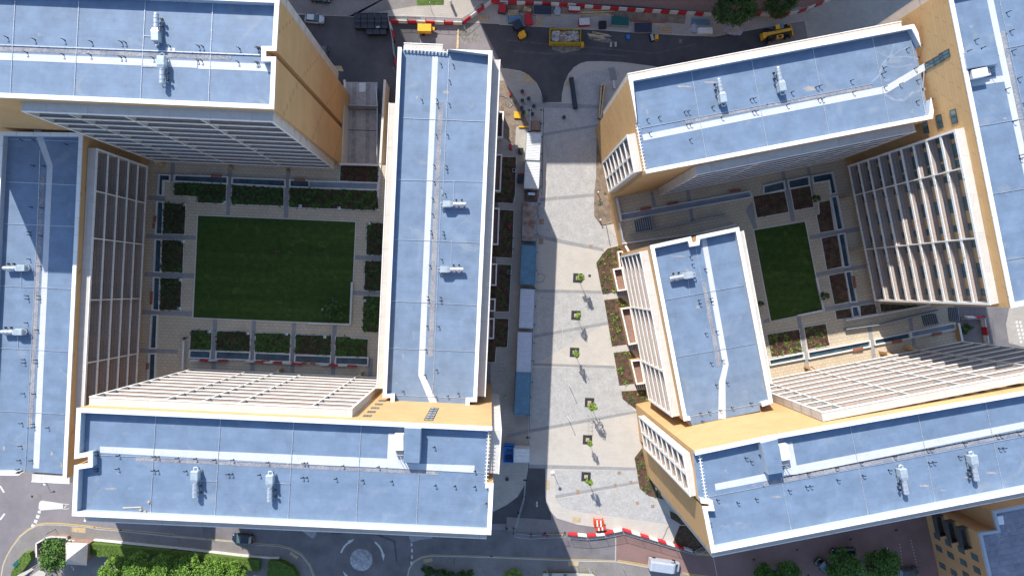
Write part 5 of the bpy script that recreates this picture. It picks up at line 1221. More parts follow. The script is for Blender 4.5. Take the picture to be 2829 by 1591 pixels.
# ---------------- barriers and fences ----------------
BP={}
def barrier(a,b,z,col,label,group):
    d=b-a; L_=d.length
    key=(col,round(L_,1))
    if key not in BP:
        r=empty('water_filled_barrier'); h=L_/2
        mb=MB(); secs=[[(x,-.22*w_,0),(x,.22*w_,0),(x,.20*w_,.35),(x,.10*w_,.55),(x,.09*w_,.95),(x,-.09*w_,.95),(x,-.10*w_,.55),(x,-.20*w_,.35)] for x,w_ in ((-h+.02,.8),(-h+.1,1.15),(h-.1,1.15),(h-.02,.8))]
        mb.loft(secs); mb.build('barrier_body',M['red' if col else 'bwhite'],r)
        mb=MB(); mb.tube([(-h+.12,0,.94),(-h+.12,0,1.02)],.09,8); mb.tube([(h-.1,0,.4),(h+.02,0,.4)],.06,6); mb.build('coupling_lug',M['red' if col else 'bwhite'],r)
        mb=MB(); mb.box(-h*.6,h*.6,-.03,.03,.95,.98); mb.build('top_groove',M['black'],r) if False else None
        BP[key]=r; o=r
    else: o=copy_tree(BP[key])
    c=(a+b)/2; place(o,(c.x,c.y,z),math.atan2(d.y,d.x),label,group); o['category']='barrier'
def bline(txt,n,first,label,group,z=.05):
    pts=PS(txt,z+.9); seg=[(b-a).length for a,b in zip(pts,pts[1:])]; T=sum(seg); k=first
    def at_(s):
        for i,l in enumerate(seg):
            if s<=l+1e-6 or i==len(seg)-1: return pts[i].lerp(pts[i+1],min(1,s/l))
            s-=l
    for i in range(n):
        barrier(at_(T*i/n),at_(T*(i+1)/n),z,k%2,('Red' if k%2 else 'White')+' '+label,group); k+=1
G='red and white water-filled barriers round the sites'
bline("r5 668,330 960,335 1260,345 1555,355 1855,360",8,1,'water-filled barrier in the straight run beside the yellow compressor',G)
bline("r5 1870,345 2320,10",4,1,'water-filled barrier in the slanting run above the middle block',G)
bline("r5 2325,8 r1 0,25 465,35 1075,60 1690,110 2294,150 r2 870,175 1180,195",26,1,'water-filled barrier in the long run behind the rubble container',G)
bline("r2 1740,180 1910,190 2160,205",3,1,'water-filled barrier between the two dark trees at the top',G)
bline("r2 2160,205 2420,155 s 2300,-5",6,1,'water-filled barrier in the run rising right of the dark trees',G)
bline("r5 672,350 745,600",2,0,'water-filled barrier beside the black bins',G)
bline("n7 1412,200 1432,300",1,1,'water-filled barrier standing alone near the corner of the middle block',G)
for t in ("q4 305,330 525,350","q4 530,350 738,330","q4 735,322 945,278","q4 952,278 1160,342","q4 1162,342 1368,405","q4 1368,402 1570,470","q4 1572,462 1780,532"): bline(t,2,1,'water-filled barrier in the run across the southern end of the plaza',G,.03)
for t,n,f in (("q7 930,172 1243,172",4,0),("q7 1402,178 1870,202",6,0),("q7 2030,205 2342,220",4,0)): bline(t,n,f,'barrier in the courtyard row above the sunlit balconies','barriers in the left courtyard',ZC+.03)
bline("b4 1510,957 1650,958",2,0,'barrier in the shaded road right of the right courtyard, crossing run',G); bline("b4 1642,968 1672,1150",3,0,'barrier in the shaded road right of the right courtyard, upright run',G)
FP=None
def fence(txt,label,n=None,z=.05,group='steel mesh fence panels'):
    global FP
    pts=PS(txt,z+1.9)
    for a,b in zip(pts,pts[1:]):
        L_=(b-a).length; k=max(1,round(L_/3.5))
        for i in range(k):
            p=a.lerp(b,i/k); q=a.lerp(b,(i+1)/k)
            if FP is None:
                r=empty('mesh_fence_panel'); r['category']='fence panel'
                mb=MB(); mb.box(-1.75,-1.71,-.02,.02,0.1,2.0); mb.box(1.71,1.75,-.02,.02,.1,2.0); mb.box(-1.71,1.71,-.02,.02,1.96,2.0); mb.box(-1.71,1.71,-.02,.02,.2,.24); mb.build('panel_frame',M['galv'],r)
                mb=MB()
                for j in range(1,28): mb.box(-1.71+j*.122-.004,-1.71+j*.122+.004,-.004,.004,.24,1.96)
                for j in range(1,6): mb.box(-1.71,1.71,-.012,-.004,.24+j*.29-.004,.24+j*.29+.004)
                mb.build('wire_mesh',M['galvd'],r)
                for x in (-1.73,1.73): f=MB(); f.box(x-.11,x+.11,-.33,.33,0,.12); f.build('rubber_foot',M['rubber'],r)
                FP=r; o=r
            else: o=copy_tree(FP)
            c=(p+q)/2; d=q-p; place(o,(c.x,c.y,z),math.atan2(d.y,d.x),label,group); o.scale=(d.length/3.5,1,1); o['category']='fence panel'
fence("r5 650,262 940,250 1240,268 1550,285 1850,300",'mesh fence panel beside the straight barrier run near the compressor')
fence("r5 1850,300 2180,20",'mesh fence panel beside the slanting barrier run')
fence("r5 655,265 720,620 745,870 780,930",'mesh fence panel running down beside the black bins')
fence("c3 140,760 130,885 60,1125 60,1158",'mesh fence panel across the side road at the lower end of the plaza',z=.02)
fence("c3 60,1158 185,1172 290,1165 440,1160",'mesh fence panel along the southern road beside the cones',z=.02)
fence("q4 318,372 530,388 745,362 965,322 1180,385 1385,445 1600,508 1830,570 1940,515",'mesh fence panel just below the barriers at the southern end of the plaza',z=.02)
fence("r3 580,495 570,770 545,1449 r4 465,10 415,1449 b3 185,1449",'mesh fence panel along the plaza side of the container row',z=.03)
fence("c3 175,0 165,270 163,440",'mesh fence panel along the plaza side, beside the lowest blue container',z=.03)
fence("r3 458,495 450,720",'mesh fence panel standing above the topmost white container',z=.05)
fence("s8 2020,150 2260,135 2300,400",'mesh fence panel in the shaded road right of the right courtyard')
for i,(t,c_) in enumerate((("q3 2215,140",0),("q3 2245,152",0),("q3 2297,138",1),("q3 2352,138",1),("q3 2405,138",1))):
    p=gp(t,.4); r=empty('traffic_cone',(p.x,p.y,.01),0,('small yellow cone in the row beside the southern fence' if c_ else 'small red cone in the row beside the southern fence'),'cone','cones beside the southern fence')
    mb=MB(); mb.tube([(0,0,.03),(0,0,.7)],[.17,.04],10); mb.build('cone_body',M['yellow' if c_ else 'red'],r); mb=MB(); mb.box(-.22,.22,-.22,.22,0,.03); mb.build('cone_base',M['black'],r)
# orange pedestrian barriers
def ped(t,ang,label):
    p=gp(t,.5); r=empty('pedestrian_barrier',(p.x,p.y,.03),ang,label,'barrier','stacked orange pedestrian barriers')
    for k in range(3):
        y=-.25+k*.25; mb=MB(); mb.box(-1.0,1.0,y-.03,y+.03,.85,1.0); mb.box(-1,1,y-.03,y+.03,.15,.25)
        for j in range(9): mb.box(-1+.22*j,-1+.22*j+.08,y-.025,y+.025,.25,.85)
        mb.build('orange_panel',M['orange'],r)
    mb=MB(); mb.box(-.5,-.2,-.33,.3,1.0,1.02); mb.box(.2,.5,-.33,.3,1.0,1.02); mb.build('reflector',M['bwhite'],r)
    mb=MB(); mb.box(-.9,-.8,-.45,.45,0,.12); mb.box(.8,.9,-.45,.45,0,.12); mb.build('feet',M['black'],r)
ped("c3 680,1038",-.05,'orange plastic pedestrian barriers at the southern kerb, upper and larger group'); ped("c3 682,1062",-.05,'orange plastic pedestrian barriers at the southern kerb, middle group'); ped("c3 692,1090",.12,'orange plastic pedestrian barriers at the southern kerb, lowest group')
# ---------------- bins ----------------
bp=None; k=0
for (y,xs) in ((255,(160,270,378,490,600)),(335,(160,270,378,490,600)),(425,(160,270,378,490,600)),(520,(355,465,575))):
    for x in xs:
        k+=1; p=gp(f"r5 {x},{y}",1.2)
        if bp is None:
            r=empty('wheeled_bin'); r['category']='bin'
            mb=MB(); mb.hexa([(-.5,-.36,.15),(.5,-.36,.15),(.5,.36,.15),(-.5,.36,.15)],[(-.61,-.44,1.15),(.61,-.44,1.15),(.61,.44,1.15),(-.61,.44,1.15)]); mb.build('bin_body',M['black'],r)
            mb=MB(); secs=[[(x_,y_,z_) for x_,z_ in ((-.63,1.15),(.63,1.15),(.60,1.26),(-.60,1.26))] for y_,_ in ((-.47,0),(.30,0))]; mb.loft(secs); mb.box(-.6,.6,.31,.46,1.15,1.34); mb.build('bin_lid',mat('bin_lid_grey',(.028,.032,.042),.45,.1,2),r)
            for a_,b_ in ((-.45,-.3),(.45,-.3),(-.45,.3),(.45,.3)):
                w2=MB(); w2.tube([(a_-.03,b_,.08),(a_+.03,b_,.08)],.08,8); w2.build('wheel',M['rubber'],r)
            bp=r;o=r
        else: o=copy_tree(bp)
        place(o,(p.x,p.y,0.0),0.0,'black four-wheeled bin in the tight block of bins on the shaded road','black bins parked in a block'); o['category']='bin'
p=gp("r5 492,440",1.3); r=empty('rubbish_bags',(p.x,p.y,1.3),0,'white rubbish lying on the open bin in the block','rubbish'); mb=leaves(30,(.35,.25,.1),.12,3); mb.build('bags',M['bwhite'],r)
# ---------------- vehicles ----------------
CARM={}
def car(t,ang,col,label,L_=4.2,W_=1.78,Hh=1.48,kind='hatch',z=.01):
    if col not in CARM: CARM[col]=mat('car_paint_'+str(len(CARM)),col,.25,.04,1,spec=.6,coat=.6)
    p=gp(t,z+.9); r=empty('parked_car',(p.x,p.y,z),ang,label,'car')
    h=L_/2; w2=W_/2
    def sec(x,wd,zb,zt,cr=.12): return [(x,-wd*.92,zb),(x,wd*.92,zb),(x,wd,zb+.2),(x,wd,zt-cr*1.4),(x,wd-cr,zt-.02),(x,0,zt+.02),(x,-wd+cr,zt-.02),(x,-wd,zt-cr*1.4),(x,-wd,zb+.2)]
    body=[(-h,.72,.35,.72),(-h+.12,.86,.25,.92),(-h+.5,.97,.2,.98),(-.4,1,.2,.95),(h*.35,1,.2,.93),(h*.62,.96,.2,.86),(h-.25,.88,.22,.74),(h-.05,.74,.28,.62),(h,.60,.35,.55)]
    mb=MB(); mb.loft([sec(x,w2*f,a,b) for x,f,a,b in body]); mb.build('car_body',CARM[col],r,smooth=False,bevel=0)
    gh=[(-h+.25,.80,.95,1.0),(-h+.55,.80,.95,1.38),(-h+.75,.78,.95,1.42),(h*.05,.78,.93,1.42),(h*.18,.80,.93,1.36),(h*.52,.86,.9,.93)]
    def gs(x,f,a,b):
        wt=w2*f*(1-.16*min(1,(b-a)/.45)); wb=w2*(f+.1); return [(x,-wb,a),(x,wb,a),(x,wt,b-.03),(x,wt*.8,b),(x,-wt*.8,b),(x,-wt,b-.03)]
    mb=MB(); mb.loft([gs(*g) for g in gh]); mb.build('windows',M['glass'],r)
    mb=MB(); rr=[(-h+.62,.64,1.415),(-h+.8,.66,1.44),(-.1,.66,1.45),(h*.05,.62,1.425)]
    mb.loft([[(x,-w2*f,zz-.03),(x,w2*f,zz-.03),(x,w2*f*.95,zz),(x,0,zz+.02),(x,-w2*f*.95,zz)] for x,f,zz in rr]); mb.build('roof_panel',CARM[col],r)
    for x in (-h*.62,h*.64):
        for s in (-1,1):
            w_=MB(); w_.tube([(x,s*(w2-.17),.32),(x,s*(w2+.01),.32)],.32,14); o=w_.build('wheel',M['rubber'],r); w_=MB(); w_.tube([(x,s*(w2+.0),.32),(x,s*(w2+.025),.32)],.19,10); w_.build('rim',M['galv'],o)
    for s in (-1,1):
        m_=MB(); m_.box(h*.30,h*.38,min(s*w2,s*(w2+.18)),max(s*w2,s*(w2+.18)),.92,1.05); m_.build('wing_mirror',CARM[col],r)
        m_=MB(); m_.hexa([(h-.42,s*w2*.55,.62),(h-.1,s*w2*.5,.58),(h-.12,s*w2*.74,.58),(h-.42,s*w2*.84,.62)],[(h-.42,s*w2*.55,.80),(h-.12,s*w2*.5,.70),(h-.14,s*w2*.74,.69),(h-.42,s*w2*.84,.78)]); m_.build('headlight',M['glassl'],r)
        m_=MB(); m_.box(-h-.01,-h+.2,min(s*w2*.5,s*w2*.78),max(s*w2*.5,s*w2*.78),.72,.86); m_.build('tail_light',M['red'],r)
    m_=MB(); m_.box(-h-.02,-h+.02,-.26,.26,.5,.61); m_.build('number_plate',M['yellow'],r)
    r.scale=(1,1,Hh/1.45)
    return r
car("a2 450,138",R(-4),(.50,.53,.58),'silver hatchback parked at the top left beside the tower gable',3.75,1.65)
car("n7 702,190",R(-88),(.03,.06,.07),'dark hatchback half hidden behind the bottom of the tower gable',3.9,1.7)
car("q2 1015,258",R(175),(.012,.020,.04),'glossy dark blue car parked on the kerb of the southern road',4.1,1.85,1.6)
car("q5 955,478",R(184),(.01,.012,.015),'black car reversing beside the trees at the bottom right',4.7,1.85)
car("q5 785,612",R(138),(.01,.01,.012),'black car with yellow plate tucked under the trees, lower one',4.2,1.75)
car("q5 1540,655",R(5),(.06,.07,.09),'dark grey car beside the dashed bay lines, cut by the bottom edge',4.2,1.75)
car("s 885,-6",R(-3),(.02,.02,.03),'dark car cut by the top edge above the silver hatchback',4.0,1.7)
# van
p=gp("q4 1450,718",2.0); r=empty('panel_van',(p.x,p.y,.02),R(-8),'silver panel van with ribbed roof on the red road','van')
mv=mat('van_silver_paint',(.42,.47,.55),.3,.04,1,coat=.4); mb=MB(); h=2.9; w2=.98
def vs(x,wd,zb,zt,c=.16): return [(x,-wd,zb),(x,wd,zb),(x,wd,zt-.5),(x,wd*.94,zt-c),(x,wd*.82,zt),(x,-wd*.82,zt),(x,-wd*.94,zt-c),(x,-wd,zt-.5)]
mb.loft([vs(-h,w2*.95,.35,2.25),vs(-h+.08,w2,.3,2.42),vs(1.35,w2,.3,2.42),vs(1.75,w2*.98,.3,2.25)]); mb.build('van_body',mv,r)
mb=MB(); mb.loft([vs(1.75,w2*.98,.3,2.25),vs(2.3,w2*.96,.3,1.45,.1),vs(2.95,w2*.9,.32,1.15,.1),vs(3.1,w2*.7,.4,.95,.1)]); mb.build('bonnet',mv,r)
mb=MB(); mb.hexa([(1.82,-w2*.8,2.2),(1.82,w2*.8,2.2),(2.42,w2*.88,1.47),(2.42,-w2*.88,1.47)],[(1.86,-w2*.78,2.25),(1.86,w2*.78,2.25),(2.47,w2*.86,1.5),(2.47,-w2*.86,1.5)]); mb.build('windscreen',M['glass'],r)
mb=MB()
for i in range(13): 
    y=-.72+i*.12; mb.box(-h+.25,1.2,y-.022,y+.022,2.42,2.455)
mb.build('roof_ribs',mv,r)
for x in (-1.9,1.95):
    for s in (-1,1):
        w_=MB(); w_.tube([(x,s*.78,.36),(x,s*1.0,.36)],.36,14); o=w_.build('wheel',M['rubber'],r)
for s in (-1,1):
    m_=MB(); m_.box(1.75,1.9,min(s*.98,s*1.25),max(s*.98,s*1.25),1.35,1.7); m_.build('wing_mirror',M['black'],r)
    m_=MB(); m_.box(1.1,1.7,min(s*.985,s*.95),max(s*.985,s*.95),1.4,1.9); m_.build('side_window',M['glass'],r)
    m_=MB(); m_.box(-h-.02,-h+.05,s*.85-.07,s*.85+.07,1.2,1.6); m_.build('tail_light',M['red'],r)
m_=MB(); m_.box(-h-.025,-h,-.3,.3,.6,.72); m_.build('number_plate',M['yellow'],r)
# telehandler
p=gp("r2 2115,470",1.2); r=empty('telehandler',(p.x,p.y,0),R(13),'yellow telehandler with long boom on the shaded road at the top right','telehandler')
mb=MB(); mb.box(-2.0,2.0,-.75,.75,.65,1.15); mb.box(-2.2,-1.2,-.9,.9,.9,1.5); mb.build('chassis',M['black'],r)
mb=MB(); mb.hexa([(-3.0,-.25,1.35),(2.6,-.2,1.05),(2.6,.3,1.05),(-3.0,.35,1.35)],[(-3.0,-.25,1.95),(2.6,-.2,1.5),(2.6,.3,1.5),(-3.0,.35,1.95)]); mb.build('boom',M['yellow'],r)
mb=MB(); mb.hexa([(-3.5,-.85,.8),(-2.7,-.55,.8),(-2.7,.55,.8),(-3.5,.55,.8)],[(-3.4,-.75,2.1),(-2.6,-.45,2.0),(-2.6,.5,2.0),(-3.4,.45,2.1)]); mb.build('counterweight',M['yellow'],r,bevel=.1)
mb=MB(); mb.box(-.9,.6,.35,1.15,1.1,2.45); mb.build('cab',M['glass'],r); mb=MB(); mb.box(-.95,-.2,.32,1.18,2.45,2.53); mb.build('cab_roof',M['yellow'],r)
mb=MB(); mb.box(-.6,.7,-1.2,-.5,.8,1.45); mb.build('engine_cover',M['yellow'],r,bevel=.05); mb=MB(); mb.box(-.3,.35,-1.05,-.65,1.45,1.48); mb.build('engine_grille',M['black'],r)
for x in (-1.75,1.7):
    for s in (-1,1):
        w_=MB(); w_.tube([(x,s*.85,.6),(x,s*1.25,.6)],.6,16); o=w_.build('wheel',M['rubber'],r); w_=MB(); w_.tube([(x,s*1.25,.6),(x,s*1.28,.6)],.3,12); w_.build('rim',M['yellow'],o)
mb=MB(); mb.box(2.6,2.75,-1.1,1.1,.3,1.1); mb.box(2.75,2.85,-1.1,-1.0,.3,1.0); mb.box(2.75,2.85,1.0,1.1,.3,1.0); mb.box(3.2,3.3,-.9,.9,.25,.35); mb.box(2.75,3.3,-.95,-.85,.25,.35); mb.box(2.75,3.3,.85,.95,.25,.35); mb.build('fork_carriage',M['yellow'],r)
mb=MB(); mb.tube([(2.0,.9,.8),(2.5,1.3,1.3),(2.6,1.6,1.5)],.09,6); mb.build('lift_ram',M['yellow'],r)
# dumper
p=gp("r1 350,510",1.1); r=empty('site_dumper',(p.x,p.y,0),R(118),'small yellow and black site dumper parked at an angle by the pallets','dumper')
mb=MB(); mb.hexa([(-1.5,-.6,.5),(-.2,-.6,.5),(-.2,.6,.5),(-1.5,.6,.5)],[(-1.45,-.55,1.35),(-.3,-.6,1.45),(-.3,.6,1.45),(-1.45,.55,1.35)]); mb.build('engine_cowl',M['yellow'],r,bevel=.08)
mb=MB(); mb.box(-.2,.5,-.7,.7,.5,.9); mb.box(-.1,.3,-.3,.3,.9,1.3); mb.build('seat_platform',M['black'],r)
mb=MB(); mb.hexa([(.5,-.6,.5),(1.6,-.6,.5),(1.6,.6,.5),(.5,.6,.5)],[(.4,-.85,1.3),(2.1,-.85,1.2),(2.1,.85,1.2),(.4,.85,1.3)]); mb.build('skip_hopper',M['clothd'],r)
mb=MB(); mb.tube([(-.3,-.65,.9),(-.3,-.65,2.2),(-.3,.65,2.2),(-.3,.65,.9)],.05,6); mb.build('roll_bar',M['black'],r)
for x in (-1.0,1.1):
    for s in (-1,1): w_=MB(); w_.tube([(x,s*.65,.42),(x,s*.95,.42)],.42,12); w_.build('wheel',M['rubber'],r)
mb=MB(); mb.box(-1.4,-.5,.62,.85,.75,.95); mb.build('mudguard',M['yellow'],r)
# compressor
p=gp("r5 1245,455",1.3); r=empty('towed_compressor',(p.x,p.y,0),R(-1),'yellow rounded towed compressor standing in the sun at the top','compressor')
mb=MB(); mb.loft([[(x,-.85*f,.45),(x,.85*f,.45),(x,.88*f,1.1),(x,.7*f,1.5),(x,-.7*f,1.5),(x,-.88*f,1.1)] for x,f in ((-1.3,.94),(-1.2,1),(1.2,1),(1.3,.94))]); mb.build('canopy',M['yellow'],r)
mb=MB(); mb.beam((1.3,-.3,.5),(2.3,0,.5),.1,.1); mb.beam((1.3,.3,.5),(2.3,0,.5),.1,.1); mb.build('drawbar',M['black'],r); mb=MB(); mb.box(1.35,1.9,-.25,.35,.5,.9); mb.build('drawbar_cover',M['yellow'],r)
for s in (-1,1): w_=MB(); w_.tube([(-.3,s*.85,.35),(-.3,s*1.05,.35)],.34,12); w_.build('wheel',M['rubber'],r)
mb=MB(); mb.box(.1,.8,-.885,-.87,.9,1.15); mb.build('side_label',M['bwhite'],r)
# rubble container
p=gp("r1 1098,605",1.6); r=empty('rubble_skip',(p.x,p.y,0),R(-1),'long yellow open skip heaped with mixed rubble on the northern road','skip')
hx,hy=3.0,1.35; mb=MB()
for b_ in ((-hx,hx,-hy,-hy+.12),(-hx,hx,hy-.12,hy),(-hx,-hx+.12,-hy+.12,hy-.12),(hx-.12,hx,-hy+.12,hy-.12)): mb.box(*b_,.1,1.75)
for i in range(8): x=-2.7+i*.77; mb.box(x-.06,x+.06,-hy-.08,-hy,.2,1.7)
mb.box(-hx+.12,hx-.12,-hy+.12,hy-.12,.1,.3); mb.build('skip_body',M['skipy'],r)
rnd=random.Random(4)
rr=empty('rubble_heap',(p.x,p.y,.3),R(-1),'mixed rubble, boards and sheets filling the long yellow skip','rubble'); 
for nm,mm,cnt in (('pale_rubble','flag',120),('grey_sheets','tarp',110),('broken_timber','timber',50),('red_scrap','clothr',14),('dark_scrap','footway',110)):
    mb=MB()
    for i in range(cnt):
        x=rnd.uniform(-2.5,2.5); y=rnd.uniform(-.95,.95); s=rnd.uniform(.07,.26); s2=s*rnd.uniform(.3,1); 
        if nm=='broken_timber': s=rnd.uniform(.4,.9); s2=.05
        x=max(-2.75+s,min(2.75-s,x)); y=max(-1.15+min(s,.8)*.5,min(1.15-min(s,.8)*.5,y))
        Mx=Matrix.Translation((x,y,rnd.uniform(.8,1.2)))@Matrix.Rotation(rnd.uniform(-.5,.5) if nm=='broken_timber' else rnd.uniform(0,3),4,'Z')@Matrix.Rotation(rnd.uniform(-.3,.3),4,'X')
        mb.box(-s,s,-s2,s2,-.04,.05,Mx)
    tag(mb.build(nm,M[mm],rr),kind='stuff')
mb=MB(); mb.box(-2.85,2.85,-1.2,1.2,0,.8); tag(mb.build('rubble_fill',M['earth'],rr),kind='stuff')
# ---------------- small site things ----------------
def crate(name,t,h,label,cat,m,top=None,mt=None,z=.055,group=None,bevel=0):
    q=PS(t,z+h); c=sum(q,Vector())/4; a=(q[1]+q[2])/2-(q[0]+q[3])/2; L_=a.length; W_=((q[0]+q[1])/2-(q[3]+q[2])/2).length; ang=math.atan2(a.y,a.x)
    r=empty(name,(c.x,c.y,z),ang,label,cat,group)
    mb=MB(); mb.box(-L_/2,L_/2,-W_/2,W_/2,0,h*.88); mb.build('body',M[m],r,bevel=bevel)
    mb=MB(); mb.box(-L_/2+.05,L_/2-.05,-W_/2+.05,W_/2-.05,h*.88,h); mb.build(top or 'top',M[mt or m],r)
    return r,L_,W_
def pallet(t,h,label,n=9,z=.06,m='timber',cross=3,group='timber pallets on the northern site'):
    q=PS(t,z+h); c=sum(q,Vector())/4; a=(q[1]+q[2])/2-(q[0]+q[3])/2; L_=a.length; W_=((q[0]+q[1])/2-(q[3]+q[2])/2).length; ang=math.atan2(a.y,a.x)
    r=empty('timber_pallet',(c.x,c.y,z),ang,label,'pallet',group)
    mb=MB()
    for i in range(n): x=-L_/2+(L_)*(i+.15)/n; mb.box(x,x+L_/n*.5,-W_/2,W_/2,h-.03,h)
    mb.build('deck_boards',M[m],r); mb=MB()
    for i in range(cross): y=-W_/2+.05+(W_-.1)*i/(cross-1); mb.box(-L_/2,L_/2,y-.05,y+.05,0,h-.03)
    mb.build('bearers',M[m],r); return r
pallet("r1 140,175 320,168 322,255 145,262",.5,'pallet with wide slats beside the blue crate at the top',9)
pallet("r1 620,195 735,200 705,440 598,430",.3,'long slatted timber pallet lying across the kerb',7)
pallet("r2 412,378 600,378 600,465 410,462",.3,'brownish timber pallet by the kerb right of the fence crate',12)
pallet("r5 2115,250 2285,252 2280,318 2118,315",.3,'pale pallet half in the sun, near the slanting barriers',6)
pallet("r1 415,105 540,160 520,205 400,155",.8,'tilted timber frame behind the red sacks',4)
def planks(t,n,label,wd=.12,z=.08,jit=.25,m='timber'):
    q=PS(t,z); a,b=q[0],q[-1]; r=empty('timber_boards',((a+b)/2).xyz,0,label,'boards','timber piles on the northern site'); r.location.z=z
    rnd=random.Random(len(label)); 
    for i in range(n):
        d=(b-a).normalized(); nn=Vector((-d.y,d.x,0)); o=nn*(i-n/2)*.16+Vector((rnd.uniform(-jit,jit)*2,rnd.uniform(-jit,jit)*.6,0)); s=rnd.uniform(-.1,.1)
        mb=MB(); p=a+o+nn*s; q_=b+o-nn*s; p.z=q_.z=z+.04+.05*(i%2); mb.beam(p,q_,wd,.05); bw(mb,'board',M[m],r)
planks("r1 1330,225 1860,215",8,'pile of long timber boards behind the white and red bags')
planks("r1 1500,560 1780,610",6,'splayed timber offcuts on the road beside the skip')
planks("r1 1490,578 1860,612",1,'long white pipe lying over the timber offcuts',.12,.15,0,'bwhite')
planks("r1 1570,660 1740,662",1,'single short board below the timber offcuts',.08,.02,0)
planks("r2 870,300 1135,320",7,'bundle of blue-grey steel sections left of the big dark tree',.1,.08,.05,'cblue')
planks("r5 1795,475 1785,800",2,'two planks lying on the sunlit road above the middle block',.2,.02,.02)
planks("r2 0,290 510,320",2,'red-brown kerb boards along the bare earth',.2,.08,.02,'terra')
crate('covered_stillage',"r1 1862,268 2165,290 2160,435 1858,420",.9,'teal covered stillage in a steel frame on the pavement','stillage','galvd','teal_sheet','green')
crate('fence_stack',"r1 570,90 875,95 870,255 565,240",.7,'stack of dark mesh fence panels in a steel frame behind the long pallet','fence stack','galvd','mesh_layer','clothd')
crate('fence_stack',"r2 62,325 320,325 315,465 62,462",.7,'low stack of dark mesh panels beside the brownish pallet','fence stack','galvd','mesh_layer','clothd')
crate('material_crate',"r1 145,265 370,258 372,382 150,385",.5,'flat blue-grey crate under the pallet, left of the dumper','crate','clothd','lid','cblue')
crate('sack_stack',"r1 415,230 540,215 560,400 440,425",.8,'stack of red shrink-wrapped sacks beside the long pallet','sacks','red','wrap','red',bevel=.08)
crate('tool_box',"r1 -20,50 125,70 95,222 -10,200",1.0,'dark blue tool box heaped with red cans below the barriers','tool box','clothd','red_cans','red')
crate('white_box_unit',"r2 985,390 1185,390 1182,485 980,485",1.2,'white boxed unit on the kerb left of the grey sheeting','boxed unit','cwhite','lid','cwhite',bevel=.03)
crate('barrier_stack',"r1 1155,100 1350,110 1345,185 1150,175",.9,'stack of red and white barriers behind the grey sheet','barrier stack','red','white_units','bwhite')
crate('barrier_stack',"r1 1330,310 1505,290 1510,425 1325,420",.9,'stack of white barriers with red ends beside the timber pile','barrier stack','red','white_units','bwhite')
crate('small_generator',"r1 1660,350 1790,345 1785,465 1665,470",.9,'black small generator next to the teal stillage','generator','clothd','cowl','black',bevel=.1)
crate('blue_tub',"r1 2122,580 2180,580 2178,650 2120,650",.5,'blue plastic tub on the northern road','tub','bluep')
crate('yellow_grit_bin',"r2 362,490 410,490 410,560 360,560",.9,'small yellow bin beside a black trolley on the northern road','bin','yellow','lid','yellow')
crate('black_trolley',"r2 278,490 330,485 352,570 315,590",.7,'black trolley beside the small yellow bin','trolley','black','tray','galvd')
crate('yellow_grit_bin',"r1 1360,700 1412,695 1410,770 1358,775",1.0,'yellow sack container at the corner of the rubble skip','bin','yellow','lid','yellow',bevel=.08)
crate('wrapped_bundle',"a3 483,572 512,572 510,800 480,808",.8,'long black wrapped bundle lying on the plaza entrance','bundle','black','wrap','clothd',z=.05)
crate('wooden_hatch',"r3 462,632 553,632 550,728 460,725",.5,'black framed pit cover with brown lid above the topmost container','pit cover','black','lid','brown')
crate('yellow_mat',"r3 293,538 363,540 360,608 291,604",.25,'bright yellow ramp mat on the bare ground by the middle block','mat','yellow')
crate('yellow_beam',"r3 340,682 435,684 435,700 338,698",.25,'narrow yellow ramp beam left of the topmost container','beam','yellow')
crate('red_digger_bucket',"r3 248,865 270,860 268,915 246,918",.8,'red gas bottle rack in the shade of the middle block','rack','red')
crate('red_box',"r3 243,342 256,342 256,380 243,380",.4,'small red box on the sunlit bare ground by the middle block','box','red')
crate('red_box',"r4 208,262 220,262 218,292 206,292",.4,'small red box on the second dark planting bed','box','red')
crate('green_crate',"r3 335,900 385,900 380,960 332,958",.9,'dark green crate beside the topmost white container','crate','green','lid','black')
crate('black_crate',"r3 328,1160 380,1165 375,1248 325,1245",.9,'black crate beside the second white container','crate','black','lid','clothd')
crate('red_toolbox',"r3 345,1150 392,1155 388,1172 343,1168",.9,'slim red toolbox beside the second white container','toolbox','red')
crate('white_electric_box',"r3 275,1108 304,1108 303,1140 274,1140",.5,'small white feeder pillar on the first dark bed','feeder pillar','acwhite','cap','black')
crate('white_electric_box',"r4 198,653 226,653 225,680 197,680",.5,'small white feeder pillar on the third dark bed','feeder pillar','acwhite','cap','black')
crate('green_bin',"q1 200,830 260,800 270,830 200,930",1.2,'dark green street bin tilted at the lower left footway','bin','green',z=.06)
crate('brown_slab',"q4 0,0 1,0 1,1 0,1",.01,'x','slab','brown') if False else None
